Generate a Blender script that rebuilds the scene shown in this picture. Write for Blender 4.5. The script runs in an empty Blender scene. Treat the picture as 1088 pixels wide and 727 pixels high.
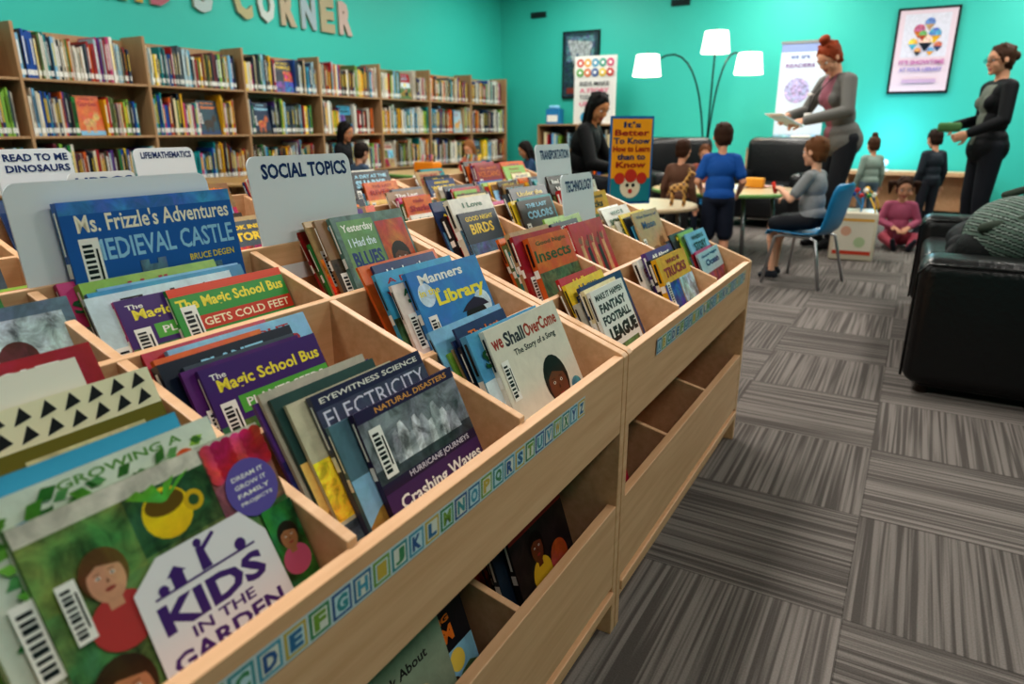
import bpy, bmesh, math, random
import numpy as np
from mathutils import Vector, Matrix
random.seed(7)
R=random.Random(11)
S=bpy.context.scene
S.view_settings.view_transform='Standard'
try: S.view_settings.look='Medium High Contrast'
except Exception: S.view_settings.look='None'

# ------------------------------------------------------------ colours
def hx(s,a=0.0):
    s=s.lstrip('#'); o=[]
    for i in (0,2,4):
        c=int(s[i:i+2],16)/255
        o.append(c/12.92 if c<=0.04045 else ((c+0.055)/1.055)**2.4)
    return (o[0],o[1],o[2],a)
WHITE=hx('f2f0ea'); BLACK=hx('15151a'); PAPER=hx('ddd3bf')
# ------------------------------------------------------------ materials
def newmat(name):
    m=bpy.data.materials.new(name); m.use_nodes=True
    nt=m.node_tree; b=nt.nodes['Principled BSDF']
    return m,nt,b
def tint(name,rough=0.6,metal=0.0,art=False,spec=0.5,bump=0.0,bscale=60):
    m,nt,b=newmat(name); L=nt.links
    a=nt.nodes.new('ShaderNodeAttribute'); a.attribute_name='Col'
    src=a.outputs['Color']
    if art:
        tc=nt.nodes.new('ShaderNodeTexCoord')
        n1=nt.nodes.new('ShaderNodeTexNoise'); n1.inputs['Scale'].default_value=34; n1.inputs['Detail'].default_value=7; n1.inputs['Roughness'].default_value=0.65; n1.inputs['Distortion'].default_value=0.6
        L.new(tc.outputs['Object'],n1.inputs['Vector'])
        n2=nt.nodes.new('ShaderNodeTexNoise'); n2.inputs['Scale'].default_value=19; n2.inputs['Detail'].default_value=3
        L.new(tc.outputs['Object'],n2.inputs['Vector'])
        mr=nt.nodes.new('ShaderNodeMapRange'); mr.inputs['From Min'].default_value=0.35; mr.inputs['From Max'].default_value=0.65; mr.inputs['To Min'].default_value=0.25; mr.inputs['To Max'].default_value=1.9
        L.new(n1.outputs['Fac'],mr.inputs['Value'])
        mh=nt.nodes.new('ShaderNodeMapRange'); mh.inputs['From Min'].default_value=0.3; mh.inputs['From Max'].default_value=0.7; mh.inputs['To Min'].default_value=0.40; mh.inputs['To Max'].default_value=0.60
        L.new(n2.outputs['Fac'],mh.inputs['Value'])
        hs=nt.nodes.new('ShaderNodeHueSaturation'); L.new(src,hs.inputs['Color']); L.new(mh.outputs[0],hs.inputs['Hue']); L.new(mr.outputs[0],hs.inputs['Value'])
        mx=nt.nodes.new('ShaderNodeMix'); mx.data_type='RGBA'
        L.new(a.outputs['Alpha'],mx.inputs['Factor']); L.new(src,mx.inputs['A']); L.new(hs.outputs['Color'],mx.inputs['B'])
        src=mx.outputs['Result']
    L.new(src,b.inputs['Base Color'])
    b.inputs['Roughness'].default_value=rough; b.inputs['Metallic'].default_value=metal
    b.inputs['Specular IOR Level'].default_value=spec
    if bump:
        n=nt.nodes.new('ShaderNodeTexNoise'); n.inputs['Scale'].default_value=bscale; n.inputs['Detail'].default_value=5
        tc=nt.nodes.new('ShaderNodeTexCoord'); L.new(tc.outputs['Object'],n.inputs['Vector'])
        bp=nt.nodes.new('ShaderNodeBump'); bp.inputs['Strength'].default_value=bump; bp.inputs['Distance'].default_value=0.01
        L.new(n.outputs['Fac'],bp.inputs['Height']); L.new(bp.outputs['Normal'],b.inputs['Normal'])
    return m
M_BOOK=tint('book_cover_print',0.30,art=True)
M_MATTE=tint('matte_paint',0.75)
M_CLOTH=tint('cloth_skin_hair',0.7,spec=0.25,bump=0.25,bscale=90)
M_PLAST=tint('plastic_gloss',0.3)
M_METAL=tint('metal_tube',0.3,metal=0.9)
M_LEATH=tint('leather',0.33,bump=0.35,bscale=45)
def woodmat(name,c1,c2,axis=1,rough=0.42):
    m,nt,b=newmat(name); L=nt.links
    tc=nt.nodes.new('ShaderNodeTexCoord'); mp=nt.nodes.new('ShaderNodeMapping')
    sc=[26,26,26]; sc[axis]=1.6; mp.inputs['Scale'].default_value=sc
    n=nt.nodes.new('ShaderNodeTexNoise'); n.inputs['Scale'].default_value=2.2; n.inputs['Detail'].default_value=6; n.inputs['Roughness'].default_value=0.6
    cr=nt.nodes.new('ShaderNodeValToRGB'); cr.color_ramp.elements[0].color=c1; cr.color_ramp.elements[1].color=c2
    cr.color_ramp.elements[0].position=0.3; cr.color_ramp.elements[1].position=0.7
    L.new(tc.outputs['Object'],mp.inputs['Vector']); L.new(mp.outputs[0],n.inputs['Vector'])
    L.new(n.outputs['Fac'],cr.inputs['Fac']); L.new(cr.outputs['Color'],b.inputs['Base Color'])
    b.inputs['Roughness'].default_value=rough
    return m
M_WOOD=woodmat('maple_wood',(0.62,0.355,0.19,1),(0.74,0.465,0.275,1))
M_WOOD2=woodmat('shelf_wood',(0.38,0.22,0.11,1),(0.50,0.31,0.17,1),2)
def wallmat(name,col):
    m,nt,b=newmat(name); L=nt.links
    n=nt.nodes.new('ShaderNodeTexNoise'); n.inputs['Scale'].default_value=120
    tc=nt.nodes.new('ShaderNodeTexCoord'); L.new(tc.outputs['Object'],n.inputs['Vector'])
    bp=nt.nodes.new('ShaderNodeBump'); bp.inputs['Strength'].default_value=0.1; bp.inputs['Distance'].default_value=0.005
    L.new(n.outputs['Fac'],bp.inputs['Height']); L.new(bp.outputs['Normal'],b.inputs['Normal'])
    b.inputs['Base Color'].default_value=col; b.inputs['Roughness'].default_value=0.55
    return m
M_TEAL=wallmat('teal_wall_paint',(0.045,0.52,0.44,1))
M_CEIL=wallmat('ceiling_white',(0.7,0.7,0.68,1))
M_TRIM=wallmat('baseboard_grey',(0.05,0.05,0.055,1))
def emis(name,col,st):
    m,nt,b=newmat(name)
    b.inputs['Base Color'].default_value=col; b.inputs['Emission Color'].default_value=col; b.inputs['Emission Strength'].default_value=st
    return m
M_SHADE=emis('lampshade_glow',(1,0.93,0.82,1),2.4)
M_PANEL=emis('light_panel',(1,0.97,0.92,1),3)
M_BLUEGLOW=emis('blue_lamp_glow',(0.35,0.75,1,1),1.5)
def carpet():
    m,nt,b=newmat('striped_carpet_tile'); L=nt.links; N=nt.nodes
    tc=N.new('ShaderNodeTexCoord'); sp=N.new('ShaderNodeSeparateXYZ'); L.new(tc.outputs['Object'],sp.inputs[0])
    def mt(op,a,b_=None,c=None):
        n=N.new('ShaderNodeMath'); n.operation=op
        for i,v in enumerate((a,b_,c)):
            if v is None: continue
            if isinstance(v,(int,float)): n.inputs[i].default_value=v
            else: L.new(v,n.inputs[i])
        return n.outputs[0]
    T=0.47
    x=mt('DIVIDE',sp.outputs[0],T); y=mt('DIVIDE',sp.outputs[1],T)
    fx=mt('FLOOR',x); fy=mt('FLOOR',y)
    chk=mt('MODULO',mt('ADD',mt('ADD',fx,fy),100),2)
    inv=mt('SUBTRACT',1,chk)
    c=mt('ADD',mt('MULTIPLY',x,chk),mt('MULTIPLY',y,inv))
    o=mt('ADD',mt('MULTIPLY',y,chk),mt('MULTIPLY',x,inv))
    cb=N.new('ShaderNodeCombineXYZ'); L.new(fx,cb.inputs[0]); L.new(fy,cb.inputs[1])
    wn=N.new('ShaderNodeTexWhiteNoise'); L.new(cb.outputs[0],wn.inputs['Vector'])
    v=N.new('ShaderNodeCombineXYZ'); L.new(mt('MULTIPLY',c,34),v.inputs[0]); L.new(mt('MULTIPLY',o,0.5),v.inputs[1]); L.new(mt('MULTIPLY',wn.outputs['Value'],40),v.inputs[2])
    n=N.new('ShaderNodeTexNoise'); n.inputs['Scale'].default_value=1.3; n.inputs['Detail'].default_value=1.5; L.new(v.outputs[0],n.inputs['Vector'])
    cr=N.new('ShaderNodeValToRGB'); e=cr.color_ramp.elements
    e[0].position=0.40; e[0].color=(0.100,0.088,0.082,1); e[1].position=0.60; e[1].color=(0.222,0.198,0.184,1)
    L.new(n.outputs['Fac'],cr.inputs['Fac'])
    pn=N.new('ShaderNodeTexNoise'); pn.inputs['Scale'].default_value=260; L.new(tc.outputs['Object'],pn.inputs['Vector'])
    val=mt('ADD',mt('MULTIPLY',wn.outputs['Value'],0.20),mt('ADD',0.62,mt('MULTIPLY',pn.outputs['Fac'],0.45)))
    ex=mt('ABSOLUTE',mt('SUBTRACT',mt('FRACT',x),0.5)); ey=mt('ABSOLUTE',mt('SUBTRACT',mt('FRACT',y),0.5))
    seam=mt('GREATER_THAN',mt('MAXIMUM',ex,ey),0.495)
    val=mt('MULTIPLY',val,mt('SUBTRACT',1,mt('MULTIPLY',seam,0.3)))
    vm=N.new('ShaderNodeVectorMath'); vm.operation='SCALE'; L.new(cr.outputs['Color'],vm.inputs[0]); L.new(val,vm.inputs['Scale'])
    L.new(vm.outputs[0],b.inputs['Base Color']); b.inputs['Roughness'].default_value=0.95; b.inputs['Specular IOR Level'].default_value=0.1
    bp=N.new('ShaderNodeBump'); bp.inputs['Strength'].default_value=0.4; bp.inputs['Distance'].default_value=0.004
    L.new(mt('ADD',n.outputs['Fac'],mt('MULTIPLY',pn.outputs['Fac'],0.4)),bp.inputs['Height']); L.new(bp.outputs['Normal'],b.inputs['Normal'])
    return m
M_CARPET=carpet()

# ------------------------------------------------------------ text cache
_tc={}
def text_geo(s,bold=0.0):
    key=(s,bold)
    if key in _tc: return _tc[key]
    cu=bpy.data.curves.new('tmp','FONT'); cu.body=s; cu.size=1; cu.align_x='CENTER'; cu.offset=bold; cu.resolution_u=2
    ob=bpy.data.objects.new('tmp',cu); S.collection.objects.link(ob)
    dg=bpy.context.evaluated_depsgraph_get()
    me=bpy.data.meshes.new_from_object(ob.evaluated_get(dg))
    vs=[v.co.copy() for v in me.vertices]; fs=[tuple(p.vertices) for p in me.polygons]
    bpy.data.objects.remove(ob); bpy.data.curves.remove(cu); bpy.data.meshes.remove(me)
    if vs:
        x0=min(v.x for v in vs);x1=max(v.x for v in vs);y0=min(v.y for v in vs);y1=max(v.y for v in vs)
        w=max(x1-x0,1e-4);h=max(y1-y0,1e-4)
        vs=[((v.x-x0)/w-0.5,(v.y-y0)/h-0.5) for v in vs]
    _tc[key]=(vs,fs); return _tc[key]
# ------------------------------------------------------------ mesh builder
V3=Vector
class MB:
    def __init__(s): s.v=[];s.f=[];s.c=[];s.m=[];s.s=[]
    def raw(s,vs,fs,col=WHITE,mat=0,sm=False):
        b=len(s.v); s.v.extend([tuple(v) for v in vs])
        for i,f in enumerate(fs):
            s.f.append(tuple(b+j for j in f)); s.c.append(col[i] if isinstance(col,list) else col); s.m.append(mat); s.s.append(sm)
    def box(s,x0,x1,y0,y1,z0,z1,col=WHITE,mat=0):
        vs=[(x0,y0,z0),(x1,y0,z0),(x1,y1,z0),(x0,y1,z0),(x0,y0,z1),(x1,y0,z1),(x1,y1,z1),(x0,y1,z1)]
        s.raw(vs,[(3,2,1,0),(4,5,6,7),(0,1,5,4),(1,2,6,5),(2,3,7,6),(3,0,4,7)],col,mat)
    def obox(s,O,U,V,N,w,h,t,cols,mat=0):
        p=lambda a,b_,c:O+U*a+V*b_-N*c
        vs=[p(0,0,0),p(w,0,0),p(w,h,0),p(0,h,0),p(0,0,t),p(w,0,t),p(w,h,t),p(0,h,t)]
        s.raw(vs,[(0,1,2,3),(5,4,7,6),(4,0,3,7),(1,5,6,2),(3,2,6,7),(4,5,1,0)],cols if isinstance(cols,list) else [cols]*6,mat)
    def bbox(s,c,size,bev=0.02,col=WHITE,mat=0,rot=None,seg=3):
        bm=bmesh.new(); bmesh.ops.create_cube(bm,size=1)
        for v in bm.verts: v.co=V3((v.co.x*size[0],v.co.y*size[1],v.co.z*size[2]))
        bmesh.ops.bevel(bm,geom=bm.edges[:],offset=bev,segments=seg,profile=0.5,affect='EDGES')
        M=rot if rot else Matrix.Identity(3); c=V3(c); bm.verts.index_update()
        vs=[M@v.co+c for v in bm.verts]; fs=[[v.index for v in f.verts] for f in bm.faces]; bm.free()
        s.raw(vs,fs,col,mat,True)
    def tube(s,pts,r,col=WHITE,mat=0,n=8,cap=True):
        pts=[V3(p) for p in pts]; rs=r if isinstance(r,(list,tuple)) else [r]*len(pts)
        vs=[];fs=[]; up=V3((0.13,0.21,0.97))
        for i,p in enumerate(pts):
            d=(pts[min(i+1,len(pts)-1)]-pts[max(i-1,0)]).normalized()
            if abs(d.dot(up))>0.98: up=V3((1,0.1,0))
            a=d.cross(up).normalized(); b=d.cross(a)
            up=-b if b.dot(up)<0 else b
            a=d.cross(up).normalized(); b=a.cross(d)
            for j in range(n):
                t=2*math.pi*j/n; vs.append(p+(a*math.cos(t)+b*math.sin(t))*rs[i])
        for i in range(len(pts)-1):
            for j in range(n):
                fs.append((i*n+j,i*n+(j+1)%n,(i+1)*n+(j+1)%n,(i+1)*n+j))
        if cap: fs.append(tuple(range(n))[::-1]); fs.append(tuple(range((len(pts)-1)*n,len(pts)*n)))
        s.raw(vs,fs,col,mat,True)
    def lathe(s,c,prof,n=32,col=WHITE,mat=0,sm=True):
        c=V3(c);vs=[];fs=[]
        for r,z in prof:
            for j in range(n):
                t=2*math.pi*j/n; vs.append(c+V3((r*math.cos(t),r*math.sin(t),z)))
        for i in range(len(prof)-1):
            for j in range(n): fs.append((i*n+j,i*n+(j+1)%n,(i+1)*n+(j+1)%n,(i+1)*n+j))
        s.raw(vs,fs,col,mat,sm)
    def sphere(s,c,r,col=WHITE,mat=0,rot=None,u=12,w=8):
        c=V3(c); r=r if isinstance(r,(tuple,list)) else (r,r,r); M=rot or Matrix.Identity(3); vs=[];fs=[]
        for i in range(w+1):
            ph=math.pi*i/w
            for j in range(u):
                t=2*math.pi*j/u; vs.append(c+M@V3((r[0]*math.sin(ph)*math.cos(t),r[1]*math.sin(ph)*math.sin(t),r[2]*math.cos(ph))))
        for i in range(w):
            for j in range(u): fs.append((i*u+j,(i+1)*u+j,(i+1)*u+(j+1)%u,i*u+(j+1)%u))
        s.raw(vs,fs,col,mat,True)
    def extr(s,pts,ya,yb,col=WHITE,mat=0):
        n=len(pts); vs=[(x,ya,z) for x,z in pts]+[(x,yb,z) for x,z in pts]
        fs=[tuple(range(n)),tuple(range(n,2*n))[::-1]]+[(i,i+n,(i+1)%n+n,(i+1)%n) for i in range(n)]
        s.raw(vs,fs,col,mat)
    def obj(s,name,mats,loc=None,bevel=0):
        me=bpy.data.meshes.new(name); me.from_pydata(s.v,[],s.f)
        for m in mats: me.materials.append(m)
        me.polygons.foreach_set('material_index',s.m); me.polygons.foreach_set('use_smooth',s.s)
        ca=me.color_attributes.new('Col','FLOAT_COLOR','CORNER')
        ln=np.array([len(f) for f in s.f]); cc=np.repeat(np.array(s.c,dtype=np.float32),ln,axis=0)
        ca.data.foreach_set('color',cc.ravel())
        if loc is not None:
            me.transform(Matrix.Translation(-V3(loc)))
        me.validate(); me.update()
        ob=bpy.data.objects.new(name,me); S.collection.objects.link(ob)
        if loc is not None: ob.location=loc
        if bevel:
            b=ob.modifiers.new('bevel','BEVEL'); b.width=bevel; b.segments=2; b.limit_method='ANGLE'
        return ob
class Frame:
    def __init__(s,mb,O,U,V,N,w,h,mat=0,off=0.0006): s.mb=mb;s.O=O;s.U=U;s.V=V;s.N=N;s.w=w;s.h=h;s.k=off;s.st=off*0.35;s.mat=mat
    def pt(s,u,v): return s.O+s.U*(u*s.w)+s.V*(v*s.h)+s.N*s.k
    def nx(s): s.k+=s.st
    def rect(s,u0,v0,u1,v1,col,a=0.0):
        s.mb.raw([s.pt(u0,v0),s.pt(u1,v0),s.pt(u1,v1),s.pt(u0,v1)],[(0,1,2,3)],(col[0],col[1],col[2],a),s.mat); s.nx()
    def disc(s,u,v,r,col,ry=None,n=20,a=0.0):
        ry=ry or r
        s.mb.raw([s.O+s.U*(u*s.w+r*s.w*math.cos(2*math.pi*j/n))+s.V*(v*s.h+ry*s.w*math.sin(2*math.pi*j/n))+s.N*s.k for j in range(n)],[tuple(range(n))],(col[0],col[1],col[2],a),s.mat); s.nx()
    def poly(s,pts,col,a=0.0):
        s.mb.raw([s.pt(*p) for p in pts],[tuple(range(len(pts)))],(col[0],col[1],col[2],a),s.mat); s.nx()
    def text(s,t,u,v,w,h,col,bold=0.02,rot=0.0):
        vs,fs=text_geo(t,bold); c=math.cos(rot);d=math.sin(rot)
        P=[]
        for x,y in vs:
            X=x*w*s.w;Y=y*h*s.h
            P.append(s.O+s.U*(u*s.w+X*c-Y*d)+s.V*(v*s.h+X*d+Y*c)+s.N*s.k)
        s.mb.raw(P,fs,col,s.mat); s.nx()
    def face(s,u,v,r,skin,hair,body=None):
        q=s.w/s.h
        if body: s.disc(u,v-1.9*r*q,r*1.3,body,ry=r*1.2); s.rect(u-r*0.3,v-1.3*r*q,u+r*0.3,v-0.7*r*q,skin)
        s.disc(u,v+r*0.22*q,r*0.98,hair,ry=r*1.08,a=0.3); s.disc(u,v-r*0.08*q,r*0.76,skin,ry=r*0.95,a=0.12)
        s.poly([(u-r*0.72,v+r*0.35*q),(u-r*0.2,v+r*0.62*q),(u+r*0.72,v+r*0.35*q),(u+r*0.6,v+r*0.9*q),(u-r*0.6,v+r*0.9*q)],hair,0.3)
        dk=(skin[0]*0.35,skin[1]*0.28,skin[2]*0.25,0)
        for e in(-1,1): s.disc(u+e*r*0.3,v+r*0.12*q,r*0.10,WHITE,ry=r*0.07,n=10); s.disc(u+e*r*0.3,v+r*0.12*q,r*0.055,BLACK,n=8); s.rect(u+e*r*0.3-r*0.13,v+r*0.27*q,u+e*r*0.3+r*0.13,v+r*0.31*q,dk)
        s.poly([(u-r*0.06,v-r*0.18*q),(u+r*0.08,v-r*0.18*q),(u+r*0.02,v+r*0.02*q)],dk,0)
        s.disc(u,v-r*0.45*q,r*0.22,hx('9a3a34'),ry=r*0.08,n=12)
    def barcode(s,u=0.05,v=0.42,w=0.13,h=0.34):
        s.rect(u,v,u+w,v+h,WHITE)
        for i in range(9): s.rect(u+w*0.12,v+h*(0.08+i*0.095),u+w*0.62,v+h*(0.08+i*0.095+(0.05 if i%3 else 0.07)),BLACK)
        s.rect(u+w*0.75,v+h*0.2,u+w*0.85,v+h*0.8,BLACK)
PAL=['b3202a','1f4e9e','2f7d3b','e0a91e','f0ede4','222228','1b8a8f','d4662a','5b3a86','c43c78','7fb5d6','8ab54a','e8d9b0','3b2a20','9c1e28','2a3f6b','d8d3c6','f2d03a','4aa3c8','87653f','c9c2b4','101c30','a8c4d0','6b7a4a','4a5560','b89a70']
PALC=[hx(p) for p in PAL]
W1=['The Big','Little','My First','All About','Who Is','A Day at the','How to','Meet the','Hello','Where Is','Good Night','The Story of','Look Inside','I Love','Amazing','The Last','Planet','Read About','Let\'s Go','Under the']
W2=['Story','Animals','World','Friends','Trucks','Ocean','Space','Farm','Seasons','Sharks','Weather','Music','Colors','Trains','Rocks','Insects','Bears','Garden','School','Rivers','Volcano','Family','Dance','Soccer','Birds','Moon']
def rcol(): return R.choice(PALC)
def gen_art(f,c):
    dark=sum(c[:3])<0.5
    k=R.randint(0,5)
    skins=[hx('d8a184'),hx('8a5a3c'),hx('c98f6c'),hx('5a3826')]
    if k==0:
        f.rect(0,0.0,1,0.66,hx(R.choice(['8fc0dc','f0c070','6a9ac0','d8e4ea'])),0.15); f.disc(R.uniform(0.2,0.8),0.56,0.1,hx('f4d860'))
        for q in range(3):
            b=0.42-0.14*q; f.poly([(0,0)]+[(1,0)]+[(1-i/8,b+0.06*math.sin(i*1.3+q*2)) for i in range(9)],hx(R.choice(['4f8f3e','2f6f42','a07840','5a7a50','3a6a8a'])),0.5)
        f.face(R.uniform(0.35,0.65),0.36,0.1,R.choice(skins),hx('2a1a12'),rcol())
    elif k==1:
        f.rect(0.06,0.05,0.94,0.66,rcol(),0.8); f.face(0.5,0.42,0.17,R.choice(skins),hx(R.choice(['2a1a12','6a4022','c89a50'])),rcol())
    elif k==2:
        f.rect(0.0,0.0,1,0.12,rcol()); b=hx(R.choice(['7a5a38','5a5a60','d0a060','3a2a22','c06030']))
        f.disc(0.45,0.32,0.26,b,ry=0.17,a=0.4); f.disc(0.74,0.46,0.13,b,a=0.4); f.poly([(0.68,0.52),(0.72,0.62),(0.76,0.53)],b); f.poly([(0.76,0.53),(0.82,0.61),(0.84,0.50)],b); f.disc(0.77,0.48,0.02,BLACK)
        for u in (0.28,0.36,0.54,0.62): f.rect(u-0.025,0.06,u+0.025,0.26,b)
    elif k==3:
        f.rect(0,0.12,1,0.64,hx(R.choice(['5a6a48','46586a','8a6a4a','707478','3a5a7a','7a3a30'])),1.0); f.rect(0,0,1,0.12,rcol())
    elif k==4:
        d=rcol(); e=rcol()
        for i in range(4):
            for j in range(3): f.disc(0.16+0.22*i,0.12+0.18*j,0.08,d if (i+j)%2 else e,a=0.3)
    else:
        f.rect(0,0,0.48,0.34,rcol(),0.9); f.rect(0.5,0,1,0.34,rcol(),0.9); f.rect(0,0.36,0.48,0.68,rcol(),0.9); f.rect(0.5,0.36,1,0.68,rcol(),0.9)
    if dark: tc_=R.choice([WHITE,hx('f2d03a'),hx('e88030'),hx('9ad0e8')])
    else: tc_=R.choice([BLACK,hx('a01c26'),hx('1f3e7e'),hx('1e5a34')])
    t1=R.choice(W1); t2=R.choice(W2)
    if R.random()<0.5: t1=t1.upper();t2=t2.upper()
    s_=R.choice([0.015,0.03,0.05])
    f.text(t1,0.5,0.92,min(0.8,0.07*len(t1)+0.05),0.055,tc_,s_); f.text(t2,R.uniform(0.46,0.54),0.80,min(0.88,0.125*len(t2)),R.uniform(0.09,0.13),tc_,s_)
    if R.random()<0.65: f.barcode(0.05,R.uniform(0.25,0.45),0.11,0.3)

def book(mb,O,lean,w,h,t,c,art=None,yaw=0.0,vis=True):
    U=V3((math.sin(yaw),math.cos(yaw),0)); n0=V3((math.cos(yaw),-math.sin(yaw),0))
    Vv=(V3((0,0,1))*math.cos(lean)-n0*math.sin(lean)); N=(n0*math.cos(lean)+V3((0,0,1))*math.sin(lean))
    O=V3(O)+V3((0,0,t*math.sin(lean)))
    cf=(c[0],c[1],c[2],0.15); cs=(c[0],c[1],c[2],0)
    bt=min(0.0018,t*0.22)
    mb.obox(O,U,Vv,N,w,h,bt,[cf,cs,cs,cs,cs,cs])
    mb.obox(O-N*(t-bt),U,Vv,N,w,h,bt,cs)
    mb.obox(O-N*bt,U,Vv,N,bt,h,t-2*bt,cs)
    mb.obox(O-N*bt+U*bt+Vv*0.003,U,Vv,N,w-bt-0.003,h-0.006,t-2*bt,PAPER)
    fr=Frame(mb,O,U,Vv,N,w,h,off=0.00035)
    if art: fr.st=0.00006; art(fr)
    else: gen_art(fr,c)
    fs=Frame(mb,O-N*t,N,Vv,-U,t,h) 
    if t>0.005:
        fs.rect(0.08,0.60,0.92,0.68,WHITE); fs.rect(0.3,0.72,0.7,0.95,WHITE if sum(c[:3])<0.8 else BLACK)
    return fr
# ------------------------------------------------------------ artwork
def art_garden(f):
    f.rect(0,0,1,1,hx('5f7a48'),1.0); f.rect(0,0.70,0.36,0.935,hx('6a7a42'),1); f.rect(0.36,0.72,0.70,0.935,hx('3a5a34'),1)
    f.rect(0.0,0.935,1,1,hx('cfcabd'),0.3)
    f.disc(0.50,0.83,0.10,hx('e8c21c'),a=0.15); f.disc(0.50,0.865,0.08,hx('6c5210'),ry=0.045); f.disc(0.61,0.83,0.042,hx('d8b21c')); f.disc(0.61,0.83,0.022,hx('3a5a34'))
    for a in (-0.5,-0.2,0.2,0.5): f.poly([(0.49,0.87),(0.51,0.87),(0.5+a*0.22+0.03,0.945),(0.5+a*0.22-0.02,0.93)],hx('6fae3a'),0.4)
    f.rect(0.70,0.68,1,0.985,hx('8b5a52'),0.9)
    for i in range(24): f.disc(0.735+0.048*(i%6),0.965-0.035*(i//6),0.032,hx('b81f2e' if i%3 else 'd84a50'),a=0.5)
    f.disc(0.86,0.77,0.125,hx('6a5aa8'))
    for i in range(4): f.text(['DREAM IT','GROW IT','FAMILY','PROJECTS'][i],0.86,0.825-0.035*i,0.16,0.018,WHITE)
    f.face(0.21,0.73,0.085,hx('cf9a7c'),hx('6a4426'),hx('b84040'))
    f.face(0.13,0.36,0.11,hx('b98260'),hx('3a2416'),hx('3a86b0'))
    f.rect(0.84,0.30,1,0.66,hx('2f6b2c'),1.0); f.face(0.92,0.52,0.055,hx('a8744f'),hx('2a1a10'),hx('c05a7a'))
    f.poly([(0.25,0.16),(0.85,0.18),(0.83,0.60),(0.75,0.71),(0.38,0.71),(0.26,0.63)],hx('e8e6ea'))
    P=hx('4b2574')
    f.text('KIDS',0.54,0.50,0.46,0.105,P,0.04); f.text('IN THE',0.54,0.415,0.28,0.04,P,0.02); f.text('GARDEN',0.54,0.345,0.50,0.065,P,0.03)
    f.disc(0.54,0.685,0.017,P); f.poly([(0.52,0.585),(0.565,0.585),(0.555,0.67),(0.525,0.67)],P); f.poly([(0.555,0.65),(0.62,0.69),(0.61,0.70),(0.545,0.665)],P)
    f.rect(0.40,0.58,0.45,0.625,P); f.poly([(0.385,0.625),(0.465,0.625),(0.425,0.655)],P)
    f.disc(0.70,0.60,0.025,P); f.disc(0.36,0.595,0.02,P); f.rect(0.32,0.575,0.76,0.583,P)
    f.text('NURTURING A LOVE OF NATURE',0.54,0.285,0.5,0.018,P)
    f.barcode(0.05,0.58,0.065,0.2)
def art_waves(f):
    f.rect(0,0.56,1,1,hx('767c82'),0.9); f.rect(0,0.56,1,0.64,hx('3e444a'),0.9); f.rect(0,0,1,0.56,hx('2e1f45')); f.rect(0,0.30,1,0.50,hx('4a2d63'))
    for i in range(9):
        u=0.26+0.07*i; q=0.05*math.sin(i*2.3); f.poly([(u-0.06,0.62),(u-0.05,0.72+q),(u-0.02,0.80+q),(u+0.015,0.81+q),(u+0.05,0.74+q),(u+0.07,0.62)],hx('b9bec2' if i%2 else '9aa0a6'),1.0)
    f.rect(0,0.93,1,1,hx('34244c')); f.text('NATURAL DISASTERS',0.55,0.965,0.75,0.035,hx('e0a050'))
    f.text('HURRICANE JOURNEYS',0.58,0.53,0.66,0.045,hx('d8d4e0')); f.text('Crashing Waves',0.53,0.40,0.88,0.105,WHITE,0.025)
    f.text('FIRST READERS',0.55,0.24,0.4,0.04,hx('d8b060')); f.barcode(0.06,0.58,0.11,0.30)
def art_elec(f):
    f.rect(0,0,1,1,hx('4a4d66'),0.4); f.rect(0,0.92,1,1,hx('2c2a4c')); f.text('EYEWITNESS SCIENCE',0.5,0.96,0.9,0.03,hx('e8e4da')); f.text('ELECTRICITY',0.5,0.86,0.92,0.09,hx('dcd8e8'),0.0)
    f.disc(0.6,0.6,0.2,hx('b87a3a'),a=0.6); f.disc(0.6,0.6,0.1,hx('3a3040')); f.barcode(0.05,0.5,0.11,0.28)
def art_over(f):
    f.rect(0,0,1,1,hx('dfdacb'),0.06)
    f.text('we',0.10,0.88,0.13,0.07,hx('a02a20'),0.03); f.text('Shall',0.32,0.885,0.26,0.10,hx('2a2a38'),0.03); f.text('OverCome',0.70,0.885,0.48,0.10,hx('a83a24'),0.03)
    f.text('The Story of a Song',0.55,0.77,0.6,0.06,BLACK)
    f.face(0.64,0.42,0.17,hx('6a3c22'),hx('17100e'),hx('b5384a')); f.rect(0.08,0.2,0.34,0.34,hx('c9d8c0'),0.8); f.disc(0.88,0.32,0.08,hx('4a8aa0'),a=0.5)
    f.barcode(0.05,0.48,0.09,0.28)
def art_manners(f):
    f.rect(0,0,1,1,hx('3f86c8'),0.1); f.rect(0,0,1,0.3,hx('b0472e'),0.3); f.disc(0.15,0.8,0.1,hx('cfe2f0'),a=0.3);f.disc(0.85,0.6,0.12,hx('cfe2f0'),a=0.3)
    f.text('Manners',0.42,0.92,0.6,0.08,WHITE,0.03); f.text('in the',0.2,0.82,0.26,0.055,hx('f5e04a')); f.text('Library',0.60,0.73,0.70,0.14,hx('f6e648'),0.04)
    f.face(0.70,0.42,0.18,hx('d99c74'),hx('171014'),hx('c03a3a')); f.poly([(0.5,0.58),(0.92,0.58),(0.86,0.63),(0.74,0.67),(0.6,0.63)],hx('2a1d3c')); f.barcode(0.06,0.36,0.11,0.28); f.disc(0.3,0.3,0.1,hx('d83030'))
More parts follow.
